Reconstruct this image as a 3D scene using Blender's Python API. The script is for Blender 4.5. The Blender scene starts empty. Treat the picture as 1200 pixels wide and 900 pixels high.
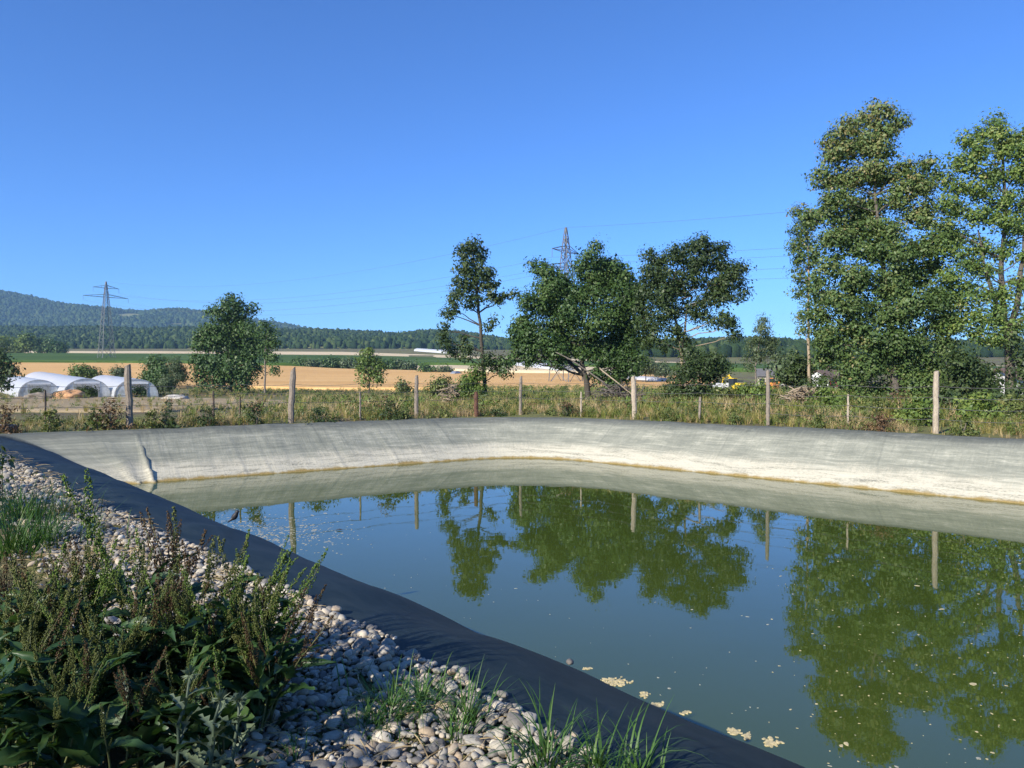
import bpy, bmesh, math, random
import numpy as np
from mathutils import Vector, Matrix, Euler
from mathutils import noise as mnoise

R = math.radians
scene = bpy.context.scene
COL = scene.collection

# ------------------------------------------------------------------ camera
F = 880.0            # focal length in photo pixels (1200 wide)
HZ = 440.0           # horizon row
EYE = 3.0            # eye height above the water
cam_d = bpy.data.cameras.new('camera')
cam_d.sensor_width = 36.0
cam_d.lens = F / 1200 * 36
cam_d.clip_end = 20000
cam = bpy.data.objects.new('camera', cam_d)
cam.location = (0, 0, EYE)
cam.rotation_euler = (R(90) - math.atan((450 - HZ) / F), 0, 0)
COL.objects.link(cam)
scene.camera = cam

# ------------------------------------------------------------------ sky, sun, exposure
SUN_EL = R(29)
SUN_H = Vector((-0.66, -0.75)).normalized()
world = bpy.data.worlds.new('World')
scene.world = world
world.use_nodes = True
wn = world.node_tree
wn.nodes.clear()
sky = wn.nodes.new('ShaderNodeTexSky')
sky.sky_type = 'NISHITA'
sky.sun_disc = False
sky.sun_elevation = SUN_EL
sky.sun_rotation = math.atan2(SUN_H.x, SUN_H.y) % (2 * math.pi)
sky.altitude = 400
sky.air_density = 0.9
sky.dust_density = 0.0
sky.ozone_density = 8.0
bg = wn.nodes.new('ShaderNodeBackground')
bg.inputs['Strength'].default_value = 0.100
wo = wn.nodes.new('ShaderNodeOutputWorld')
sky_tone = wn.nodes.new('ShaderNodeMix'); sky_tone.data_type = 'RGBA'; sky_tone.blend_type = 'MULTIPLY'
sky_tone.inputs[0].default_value = 1.0
sky_tone.inputs[7].default_value = (0.81, 1.075, 1.39, 1)      # clear, deep blue summer sky, the same in every direction
wn.links.new(sky.outputs[0], sky_tone.inputs[6])
wn.links.new(sky_tone.outputs[2], bg.inputs[0])
wn.links.new(bg.outputs[0], wo.inputs[0])

sun_d = bpy.data.lights.new('sun', 'SUN')
sun_d.energy = 5.0
sun_d.angle = R(0.53)
sun_d.color = (1.0, 0.93, 0.82)
sun = bpy.data.objects.new('sun', sun_d)
sun.rotation_euler = Vector((SUN_H.x * math.cos(SUN_EL), SUN_H.y * math.cos(SUN_EL), math.sin(SUN_EL))).to_track_quat('Z', 'Y').to_euler()
sun.location = (-20, -20, 40)
COL.objects.link(sun)

scene.view_settings.view_transform = 'Standard'
scene.view_settings.look = 'None'
scene.view_settings.gamma = 1.0
scene.view_settings.use_curve_mapping = False
scene.view_settings.exposure = 0.62
scene.cycles.max_bounces = 8
scene.cycles.transparent_max_bounces = 8
scene.cycles.volume_bounces = 0
scene.cycles.use_denoising = True

# ------------------------------------------------------------------ helpers
def at(px, py, D):
    return Vector(((px - 600) / F * D, D, EYE - (py - HZ) / F * D))

def link(o, parent=None):
    COL.objects.link(o)
    if parent is not None:
        o.parent = parent
    return o

def tag(o, label=None, cat=None, group=None, kind=None):
    if label: o['label'] = label
    if cat: o['category'] = cat
    if group: o['group'] = group
    if kind: o['kind'] = kind
    return o

def empty(name, loc=(0, 0, 0), rz=0.0, label=None, cat=None, group=None):
    o = bpy.data.objects.new(name, None)
    o.empty_display_size = 0.1
    o.location = loc
    o.rotation_euler = (0, 0, rz)
    link(o)
    return tag(o, label, cat, group)

def np_mesh(name, V, F_, mat=None, smooth=False, tint=None, uv=None):
    """V (n,3); F_ list of int arrays (m,k) or one array"""
    if not isinstance(F_, (list, tuple)):
        F_ = [F_]
    F_ = [np.asarray(f, dtype=np.int32) for f in F_ if len(f)]
    me = bpy.data.meshes.new(name)
    V = np.asarray(V, dtype=np.float32)
    me.vertices.add(len(V))
    me.vertices.foreach_set('co', V.ravel())
    nl = sum(f.size for f in F_)
    npoly = sum(len(f) for f in F_)
    me.loops.add(nl)
    me.polygons.add(npoly)
    me.loops.foreach_set('vertex_index', np.concatenate([f.ravel() for f in F_]))
    starts = []
    tot = 0
    for f in F_:
        k = f.shape[1]
        starts.append(tot + np.arange(len(f), dtype=np.int32) * k)
        tot += f.size
    me.polygons.foreach_set('loop_start', np.concatenate(starts).astype(np.int32))
    me.update(calc_edges=True)
    if smooth:
        me.polygons.foreach_set('use_smooth', np.ones(npoly, dtype=bool))
    if tint is not None:
        a = me.attributes.new('tint', 'FLOAT', 'FACE')
        a.data.foreach_set('value', np.asarray(tint, dtype=np.float32))
    if uv is not None:
        l = me.uv_layers.new(name='UVMap')
        idx = np.concatenate([f.ravel() for f in F_])
        l.data.foreach_set('uv', np.asarray(uv, dtype=np.float32)[idx].ravel())
    if mat is not None:
        me.materials.append(mat)
    me.validate()
    return me

def np_obj(name, V, F_, mat=None, parent=None, **k):
    return link(bpy.data.objects.new(name, np_mesh(name, V, F_, mat, **k)), parent)

class MB:
    def __init__(self):
        self.v = []; self.f = []
    def add(self, vs, fs):
        o = len(self.v)
        self.v.extend([tuple(p) for p in vs])
        self.f.extend([tuple(i + o for i in f) for f in fs])
        return self
    def box(self, c, s, rz=0.0, rx=0.0, ry=0.0):
        m = Matrix.Translation(c) @ Euler((rx, ry, rz)).to_matrix().to_4x4()
        x, y, z = s[0] / 2, s[1] / 2, s[2] / 2
        vs = [m @ Vector(p) for p in ((-x,-y,-z),(x,-y,-z),(x,y,-z),(-x,y,-z),(-x,-y,z),(x,-y,z),(x,y,z),(-x,y,z))]
        return self.add(vs, [(0,3,2,1),(4,5,6,7),(0,1,5,4),(1,2,6,5),(2,3,7,6),(3,0,4,7)])
    def tube(self, pts, rad, n=6, caps=True):
        pts = [Vector(p) for p in pts]
        if not isinstance(rad, (list, tuple)):
            rad = [rad] * len(pts)
        rings = []
        ref = None
        for i, p in enumerate(pts):
            a = pts[max(i - 1, 0)]; b = pts[min(i + 1, len(pts) - 1)]
            t = (b - a)
            t = t.normalized() if t.length > 1e-9 else Vector((0, 0, 1))
            if ref is None:
                ref = Vector((1, 0, 0)) if abs(t.x) < 0.8 else Vector((0, 1, 0))
            u = (ref - t * ref.dot(t)).normalized()
            w = t.cross(u)
            ref = u
            rings.append([p + (u * math.cos(2*math.pi*k/n) + w * math.sin(2*math.pi*k/n)) * rad[i] for k in range(n)])
        vs = [q for r in rings for q in r]
        fs = []
        for i in range(len(pts) - 1):
            for k in range(n):
                fs.append((i*n+k, i*n+(k+1)%n, (i+1)*n+(k+1)%n, (i+1)*n+k))
        if caps:
            fs.append(tuple(range(n))[::-1])
            fs.append(tuple((len(pts)-1)*n + k for k in range(n)))
        return self.add(vs, fs)
    def mesh(self, name, mat=None, smooth=False):
        me = bpy.data.meshes.new(name)
        me.from_pydata(self.v, [], self.f)
        me.update()
        if smooth:
            me.polygons.foreach_set('use_smooth', [True] * len(me.polygons))
        if mat: me.materials.append(mat)
        return me
    def build(self, name, mat=None, parent=None, smooth=False):
        return link(bpy.data.objects.new(name, self.mesh(name, mat, smooth)), parent)

# ------------------------------------------------------------------ materials
def new_mat(name):
    m = bpy.data.materials.new(name)
    m.use_nodes = True
    nt = m.node_tree
    return m, nt, nt.nodes['Principled BSDF'], nt.nodes['Material Output']

def ramp(nt, fac, stops, interp='LINEAR'):
    r = nt.nodes.new('ShaderNodeValToRGB')
    r.color_ramp.interpolation = interp
    e = r.color_ramp.elements
    while len(e) > 1: e.remove(e[-1])
    e[0].position = stops[0][0]; e[0].color = (*stops[0][1], 1)
    for p, c in stops[1:]:
        k = e.new(p); k.color = (*c, 1)
    if fac is not None:
        nt.links.new(fac, r.inputs[0])
    return r.outputs[0]

def noise_tex(nt, vec, scale, detail=4, rough=0.55, dist=0.0):
    n = nt.nodes.new('ShaderNodeTexNoise')
    n.inputs['Scale'].default_value = scale
    n.inputs['Detail'].default_value = detail
    n.inputs['Roughness'].default_value = rough
    n.inputs['Distortion'].default_value = dist
    if vec is not None: nt.links.new(vec, n.inputs['Vector'])
    return n.outputs['Fac']

def mapping(nt, vec, sc):
    mp = nt.nodes.new('ShaderNodeMapping')
    mp.inputs['Scale'].default_value = sc
    nt.links.new(vec, mp.inputs['Vector'])
    return mp.outputs[0]

def coord(nt, which='Object'):
    return nt.nodes.new('ShaderNodeTexCoord').outputs[which]

def position(nt):
    return nt.nodes.new('ShaderNodeNewGeometry').outputs['Position']

def mixc(nt, fac, a, b, mode='MIX'):
    m = nt.nodes.new('ShaderNodeMix'); m.data_type = 'RGBA'; m.blend_type = mode
    for sock, val in ((m.inputs[0], fac), (m.inputs[6], a), (m.inputs[7], b)):
        if isinstance(val, (int, float)): sock.default_value = val
        elif isinstance(val, tuple): sock.default_value = (*val, 1)
        else: nt.links.new(val, sock)
    return m.outputs[2]

def mathn(nt, op, a, b=None, c=None, clamp=False):
    m = nt.nodes.new('ShaderNodeMath'); m.operation = op; m.use_clamp = clamp
    for i, val in enumerate((a, b, c)):
        if val is None: continue
        if isinstance(val, (int, float)): m.inputs[i].default_value = val
        else: nt.links.new(val, m.inputs[i])
    return m.outputs[0]

def maprange(nt, v, a, b, c=0.0, d=1.0):
    m = nt.nodes.new('ShaderNodeMapRange')
    nt.links.new(v, m.inputs[0])
    m.inputs[1].default_value = a; m.inputs[2].default_value = b
    m.inputs[3].default_value = c; m.inputs[4].default_value = d
    return m.outputs[0]

def bump(nt, bs, h, strength=0.3, dist=0.05):
    b = nt.nodes.new('ShaderNodeBump')
    b.inputs['Strength'].default_value = strength
    b.inputs['Distance'].default_value = dist
    nt.links.new(h, b.inputs['Height'])
    nt.links.new(b.outputs[0], bs.inputs['Normal'])

def plain(name, col, rough=0.6, metal=0.0, var=0.15, scale=8.0, spec=0.5):
    m, nt, bs, out = new_mat(name)
    n = noise_tex(nt, coord(nt), scale)
    lo = tuple(c * (1 - var) for c in col); hi = tuple(min(1, c * (1 + var)) for c in col)
    nt.links.new(ramp(nt, n, [(0.3, lo), (0.7, hi)]), bs.inputs['Base Color'])
    bs.inputs['Roughness'].default_value = rough
    bs.inputs['Metallic'].default_value = metal
    bs.inputs['Specular IOR Level'].default_value = spec
    return m

def leaf_mat(name, stops, transl=0.2, rough=0.5, spec=0.35, tcol=(1.25, 1.2, 0.5)):
    """stops: ramp over the per-leaf tint attribute"""
    m, nt, bs, out = new_mat(name)
    a = nt.nodes.new('ShaderNodeAttribute'); a.attribute_name = 'tint'
    oi = nt.nodes.new('ShaderNodeObjectInfo')
    f = mathn(nt, 'ADD', a.outputs['Fac'], mathn(nt, 'MULTIPLY_ADD', oi.outputs['Random'], 0.16, -0.08))
    c = ramp(nt, f, stops)
    nt.links.new(c, bs.inputs['Base Color'])
    bs.inputs['Roughness'].default_value = rough
    bs.inputs['Specular IOR Level'].default_value = spec
    tr = nt.nodes.new('ShaderNodeBsdfTranslucent')
    nt.links.new(mixc(nt, 1.0, c, tcol, 'MULTIPLY'), tr.inputs[0])
    mx = nt.nodes.new('ShaderNodeMixShader'); mx.inputs[0].default_value = transl
    nt.links.new(bs.outputs[0], mx.inputs[1]); nt.links.new(tr.outputs[0], mx.inputs[2])
    nt.links.new(mx.outputs[0], out.inputs[0])
    return m

M = {}
M['leaf_oak'] = leaf_mat('leaf_oak', [(0.0, (0.030, 0.065, 0.017)), (0.5, (0.064, 0.122, 0.030)), (1.0, (0.129, 0.185, 0.050))])
M['leaf_dark'] = leaf_mat('leaf_dark', [(0.0, (0.025, 0.048, 0.016)), (0.5, (0.055, 0.090, 0.026)), (1.0, (0.113, 0.146, 0.050))])
M['leaf_maple'] = leaf_mat('leaf_maple', [(0.0, (0.045, 0.086, 0.023)), (0.5, (0.102, 0.164, 0.043)), (0.85, (0.204, 0.232, 0.078)), (1.0, (0.316, 0.214, 0.107))])
M['leaf_yellow'] = leaf_mat('leaf_yellow', [(0.0, (0.060, 0.121, 0.030)), (0.5, (0.144, 0.216, 0.046)), (0.85, (0.272, 0.310, 0.075)), (1.0, (0.333, 0.259, 0.116))])
M['leaf_bright'] = leaf_mat('leaf_bright', [(0.0, (0.056, 0.100, 0.021)), (0.5, (0.121, 0.185, 0.037)), (1.0, (0.227, 0.270, 0.059))])
M['leaf_willow'] = leaf_mat('leaf_willow', [(0.0, (0.054, 0.081, 0.034)), (0.5, (0.101, 0.142, 0.061)), (1.0, (0.176, 0.209, 0.101))])
M['leaf_rust'] = leaf_mat('leaf_rust', [(0.0, (0.06, 0.038, 0.018)), (0.5, (0.13, 0.075, 0.035)), (1.0, (0.22, 0.14, 0.065))], transl=0.1)
M['leaf_weed'] = leaf_mat('leaf_weed', [(0.0, (0.051, 0.078, 0.020)), (0.5, (0.127, 0.164, 0.040)), (1.0, (0.270, 0.250, 0.086))])
M['blade_green'] = leaf_mat('blade_green', [(0.0, (0.070, 0.117, 0.020)), (0.5, (0.175, 0.221, 0.044)), (1.0, (0.378, 0.338, 0.099))])
M['blade_olive'] = leaf_mat('blade_olive', [(0.0, (0.117, 0.125, 0.033)), (0.5, (0.260, 0.237, 0.066)), (1.0, (0.520, 0.413, 0.154))])
M['blade_straw'] = leaf_mat('blade_straw', [(0.0, (0.242, 0.165, 0.077)), (0.5, (0.484, 0.363, 0.176)), (1.0, (0.682, 0.550, 0.308))], tcol=(1.1, 1.0, 0.7))
M['blade_near'] = leaf_mat('blade_near', [(0.0, (0.03, 0.08, 0.015)), (0.5, (0.06, 0.14, 0.025)), (1.0, (0.13, 0.2, 0.05))])
M['dock_leaf'] = leaf_mat('dock_leaf', [(0.0, (0.018, 0.048, 0.016)), (0.5, (0.036, 0.085, 0.026)), (0.9, (0.08, 0.13, 0.035)), (1.0, (0.16, 0.15, 0.04))], transl=0.25, rough=0.42, spec=0.5)

def bark(name, c0, c1, scale=6):
    m, nt, bs, out = new_mat(name)
    n = noise_tex(nt, mapping(nt, coord(nt), (scale, scale, scale * 0.25)), 3, 6, 0.7)
    nt.links.new(ramp(nt, n, [(0.3, c0), (0.7, c1)]), bs.inputs['Base Color'])
    bs.inputs['Roughness'].default_value = 0.85
    bump(nt, bs, n, 0.6, 0.03)
    return m
M['bark_dark'] = bark('bark_dark', (0.035, 0.028, 0.02), (0.10, 0.085, 0.06))
M['bark_grey'] = bark('bark_grey', (0.10, 0.085, 0.065), (0.26, 0.22, 0.17))
M['bark_mid'] = bark('bark_mid', (0.055, 0.046, 0.036), (0.17, 0.145, 0.115))
M['bark_pale'] = bark('bark_pale', (0.22, 0.17, 0.11), (0.46, 0.36, 0.24))
M['wood_post'] = bark('wood_post', (0.13, 0.105, 0.08), (0.36, 0.30, 0.23), 14)
M['wood_pale'] = bark('wood_pale', (0.26, 0.21, 0.15), (0.55, 0.46, 0.34), 14)
M['wood_dark'] = bark('wood_dark', (0.05, 0.038, 0.028), (0.16, 0.12, 0.085), 14)
M['rust'] = plain('rust', (0.11, 0.05, 0.03), 0.85, 0, 0.4, 20)
M['wire'] = plain('wire', (0.18, 0.17, 0.16), 0.5, 0.6)
M['steel'] = plain('steel', (0.16, 0.165, 0.165), 0.6, 0.2)
M['hoop_steel'] = plain('hoop_steel', (0.35, 0.36, 0.36), 0.5, 0.3)
M['cable'] = plain('cable', (0.10, 0.11, 0.13), 0.6, 0.2)

# ------------------------------------------------------------------ terrain
_TY = [-9000, 34, 45, 70, 100, 150, 200, 330, 480, 580, 750, 1000, 9000]
_TZ = [1.33, 1.33, 1.0, 0.5, 0.15, 0.0, 1.6, 7.9, 15.8, 21.5, 28.5, 38, 60]
def terr(x, y):
    z = np.interp(y, _TY, _TZ)
    up = np.clip((-np.asarray(x) - 55) * 0.05, 0, 1.2) * np.clip((np.asarray(y) - 90) / 30, 0, 1)
    return z + up
def terrf(x, y):
    return float(terr(x, y))
def gpt(px, py, lift=0.0):
    """pixel -> point on the terrain beyond the pond"""
    D = np.linspace(34, 900, 3000)
    zz = terr((px - 600) / F * D, D)
    prow = HZ - F * (zz - EYE) / D
    i = int(np.argmin(np.abs(prow - py)))
    return Vector(((px - 600) / F * D[i], D[i], zz[i] + lift))

# near bank frame: n points across the bank to the water, d runs along it
NB = Vector((0.76, 0.65)).normalized()
DB = Vector((NB.y, -NB.x))
def bank(off, t, z=1.34):
    p = NB * off + DB * t
    return Vector((p.x, p.y, z))

# water outline (corners in plan), rounded
WC = [(-10.9, 20.55), (0.6, 28.1), (23.0, 7.1), (11.4, -5.5)]
WR = [0.6, 3.2, 1.5, 1.5]
def loop_points(steps):
    """closed loop: list of (x, y, nx, ny, edge)"""
    n = len(WC); out = []
    C = [Vector(c) for c in WC]
    arcs = []
    for i in range(n):
        a, b, c = C[i-1], C[i], C[(i+1) % n]
        u = (a - b).normalized(); v = (c - b).normalized()
        ang = math.acos(max(-1, min(1, u.dot(v))))
        tl = WR[i] / math.tan(ang / 2)
        p0 = b + u * tl; p1 = b + v * tl
        cen = b + (u + v).normalized() * (WR[i] / math.sin(ang / 2))
        arcs.append((p0, p1, cen))
    for i in range(n):
        p0, p1, cen = arcs[i]
        a0 = math.atan2(p0.y - cen.y, p0.x - cen.x); a1 = math.atan2(p1.y - cen.y, p1.x - cen.x)
        d = (a1 - a0 + math.pi) % (2*math.pi) - math.pi
        k = 16
        if i == 0:      # sharp mitred corner where the near bank meets the far-left bank
            n0 = Vector((math.cos(a0), math.sin(a0))); n1 = Vector((math.cos(a1), math.sin(a1)))
            mt = (n0 + n1) / (1 + n0.dot(n1))
            for j in range(k):
                q = j / k
                nn = n0.lerp(mt, q * 2) if q < 0.5 else mt.lerp(n1, q * 2 - 1)
                pp = p0.lerp(C[i], q * 2) if q < 0.5 else C[i].lerp(p1, q * 2 - 1)
                out.append((pp.x, pp.y, nn.x, nn.y, 3 if q < 0.5 else 0))
        for j in range(k if i else 0):
            a = a0 + d * j / k
            out.append((cen.x + WR[i]*math.cos(a), cen.y + WR[i]*math.sin(a), math.cos(a), math.sin(a), i))
        q = arcs[(i+1) % n][0]
        L = (q - p1).length
        e = (q - p1).normalized()
        nx, ny = -e.y, e.x
        mid = (p1 + q) / 2
        cc = sum(C, Vector((0, 0))) / n
        if (mid - cc).dot(Vector((nx, ny))) < 0: nx, ny = -nx, -ny
        m = max(2, int(L / steps[i]))
        for j in range(m):
            p = p1 + e * (L * j / m)
            out.append((p.x, p.y, nx, ny, i))
    return out
# ------------------------------------------------------------------ ground sheet
def ground_material():
    m, nt, bs, out = new_mat('ground_soil_and_dry_grass')
    p = position(nt)
    n1 = noise_tex(nt, p, 0.35, 6, 0.6)
    n2 = noise_tex(nt, p, 9.0, 6, 0.7)
    n3 = noise_tex(nt, p, 0.045, 4, 0.6)
    soil = ramp(nt, n2, [(0.25, (0.055, 0.042, 0.028)), (0.55, (0.15, 0.115, 0.075)), (0.8, (0.28, 0.22, 0.14))])
    veg = ramp(nt, n2, [(0.25, (0.09, 0.11, 0.03)), (0.6, (0.20, 0.20, 0.07)), (0.85, (0.36, 0.31, 0.14))])
    f = ramp(nt, mathn(nt, 'ADD', mathn(nt, 'MULTIPLY', n1, 0.6), mathn(nt, 'MULTIPLY', n3, 0.5)), [(0.45, (0, 0, 0)), (0.62, (1, 1, 1))])
    nt.links.new(mixc(nt, f, soil, veg), bs.inputs['Base Color'])
    bs.inputs['Roughness'].default_value = 0.95
    bs.inputs['Specular IOR Level'].default_value = 0.15
    bump(nt, bs, n2, 0.8, 0.04)
    return m
M['ground'] = ground_material()

def build_ground():
    lp = loop_points([0.6, 0.6, 1.5, 0.8])
    S = [2.45, 2.9, 3.5, 4.3, 5.3, 6.8, 8.5, 11, 14, 18, 23, 29, 36, 44, 53, 63, 74, 86, 99, 113, 128, 145, 165, 190, 220, 255, 295, 340, 390, 450, 520, 600, 700, 820, 960, 1150, 1400, 1800, 2400, 3100, 3900]
    V = []
    for s in S:
        for (x, y, nx, ny, e) in lp:
            X, Y = x + nx * s, y + ny * s
            z = terrf(X, Y)
            if s < 60:
                z += (mnoise.noise(Vector((X*0.4, Y*0.4, 0))) * 0.05) * min(1, max(0, (s - 2.7) / 2))
            if s < 2.6: z -= 0.05
            V.append((X, Y, z))
    n = len(lp); Fq = []
    idx = np.arange(n)
    for k in range(len(S) - 1):
        Fq.append(np.stack([k*n + idx, k*n + (idx+1) % n, (k+1)*n + (idx+1) % n, (k+1)*n + idx], 1))
    o = np_obj('ground', V, np.concatenate(Fq)[:, ::-1], M['ground'], smooth=True)
    tag(o, kind='structure')
build_ground()

# ------------------------------------------------------------------ pond liner
def liner_material():
    m, nt, bs, out = new_mat('rubber_liner_with_lime_deposit')
    uvn = nt.nodes.new('ShaderNodeUVMap'); uvn.uv_map = 'UVMap'
    uv = uvn.outputs[0]
    sep = nt.nodes.new('ShaderNodeSeparateXYZ'); nt.links.new(position(nt), sep.inputs[0])
    z = sep.outputs['Z']
    streak = noise_tex(nt, mapping(nt, uv, (5.0, 0.5, 1)), 2.2, 7, 0.7, 0.5)   # running down the slope
    streak2 = noise_tex(nt, mapping(nt, uv, (22.0, 0.9, 1)), 1.5, 4, 0.6)
    layer = noise_tex(nt, mapping(nt, uv, (0.55, 6.0, 1)), 1.3, 9, 0.72, 0.9)     # old water lines
    blot = noise_tex(nt, uv, 1.1, 7, 0.7)
    fine = noise_tex(nt, mapping(nt, uv, (1.0, 2.2, 1)), 12, 8, 0.8)
    # deposit amount: heavy near the water, none at the rim
    h = mathn(nt, 'ADD', z, mathn(nt, 'MULTIPLY_ADD', streak, 0.42, -0.21))
    h = mathn(nt, 'ADD', h, mathn(nt, 'MULTIPLY_ADD', blot, 0.60, -0.30))
    h = mathn(nt, 'ADD', h, mathn(nt, 'MULTIPLY_ADD', streak2, 0.10, -0.05))
    soil = nt.nodes.new('ShaderNodeAttribute'); soil.attribute_name = 'soil'
    dep = mathn(nt, 'MULTIPLY', maprange(nt, h, 1.46, 1.10), soil.outputs['Fac'])
    cream = maprange(nt, mathn(nt, 'ADD', h, mathn(nt, 'MULTIPLY_ADD', fine, 1.1, -0.55)), 0.56, 0.34)
    scuff = ramp(nt, noise_tex(nt, mapping(nt, uv, (1.0, 3.0, 1)), 1.4, 9, 0.75, 1.0), [(0.42, (0, 0, 0)), (0.68, (1, 1, 1))])
    dep = mathn(nt, 'MAXIMUM', dep, mathn(nt, 'MULTIPLY', mathn(nt, 'MULTIPLY_ADD', blot, 0.6, 0.2), soil.outputs['Fac']))
    rub = ramp(nt, fine, [(0.3, (0.008, 0.016, 0.019)), (0.66, (0.015, 0.026, 0.029)), (0.72, (0.03, 0.04, 0.042)), (0.78, (0.11, 0.115, 0.105))])
    rub = mixc(nt, mathn(nt, 'MULTIPLY', scuff, 0.5), rub, (0.045, 0.060, 0.060))
    grey = ramp(nt, mathn(nt, 'ADD', mathn(nt, 'ADD', mathn(nt, 'MULTIPLY', layer, 0.40), mathn(nt, 'MULTIPLY', blot, 0.26)), mathn(nt, 'ADD', mathn(nt, 'MULTIPLY', streak, 0.14), mathn(nt, 'MULTIPLY', fine, 0.20))),
                [(0.38, (0.165, 0.175, 0.14)), (0.48, (0.255, 0.26, 0.205)), (0.54, (0.335, 0.335, 0.262)), (0.575, (0.43, 0.42, 0.33)), (0.61, (0.52, 0.50, 0.39))])
    crm = ramp(nt, mathn(nt, 'ADD', mathn(nt, 'MULTIPLY', layer, 0.5), mathn(nt, 'MULTIPLY', fine, 0.5)),
               [(0.40, (0.22, 0.215, 0.17)), (0.455, (0.38, 0.36, 0.275)), (0.50, (0.50, 0.47, 0.36)), (0.62, (0.58, 0.545, 0.42))])
    # welded seams every few metres
    su = nt.nodes.new('ShaderNodeSeparateXYZ'); nt.links.new(uv, su.inputs[0])
    sm = mathn(nt, 'ABSOLUTE', mathn(nt, 'SUBTRACT', mathn(nt, 'FRACT', mathn(nt, 'DIVIDE', mathn(nt, 'ADD', su.outputs['X'], mathn(nt, 'MULTIPLY', su.outputs['Y'], 0.1)), 4.7)), 0.5))
    seam = maprange(nt, sm, 0.0035, 0.008, 1.0, 0.0)
    c = mixc(nt, mathn(nt, 'MULTIPLY', dep, mathn(nt, 'MULTIPLY_ADD', seam, -0.13, 0.93)), rub, grey)
    c = mixc(nt, mathn(nt, 'MULTIPLY', cream, soil.outputs['Fac']), c, crm)
    och = maprange(nt, mathn(nt, 'ADD', z, mathn(nt, 'MULTIPLY_ADD', blot, 0.30, -0.15)), 0.075, 0.02)
    c = mixc(nt, och, c, ramp(nt, fine, [(0.3, (0.20, 0.145, 0.05)), (0.7, (0.38, 0.28, 0.11))]))
    nt.links.new(c, bs.inputs['Base Color'])
    nt.links.new(maprange(nt, dep, 0, 1, 0.6, 0.85), bs.inputs['Roughness'])
    bs.inputs['Specular IOR Level'].default_value = 0.2
    hh = mathn(nt, 'ADD', mathn(nt, 'MULTIPLY', streak, 0.6), mathn(nt, 'MULTIPLY', fine, 0.15))
    hh = mathn(nt, 'MULTIPLY', hh, maprange(nt, dep, 0, 1, 0.08, 1.0))
    bump(nt, bs, hh, 0.4, 0.05)
    return m
M['liner'] = liner_material()

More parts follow.
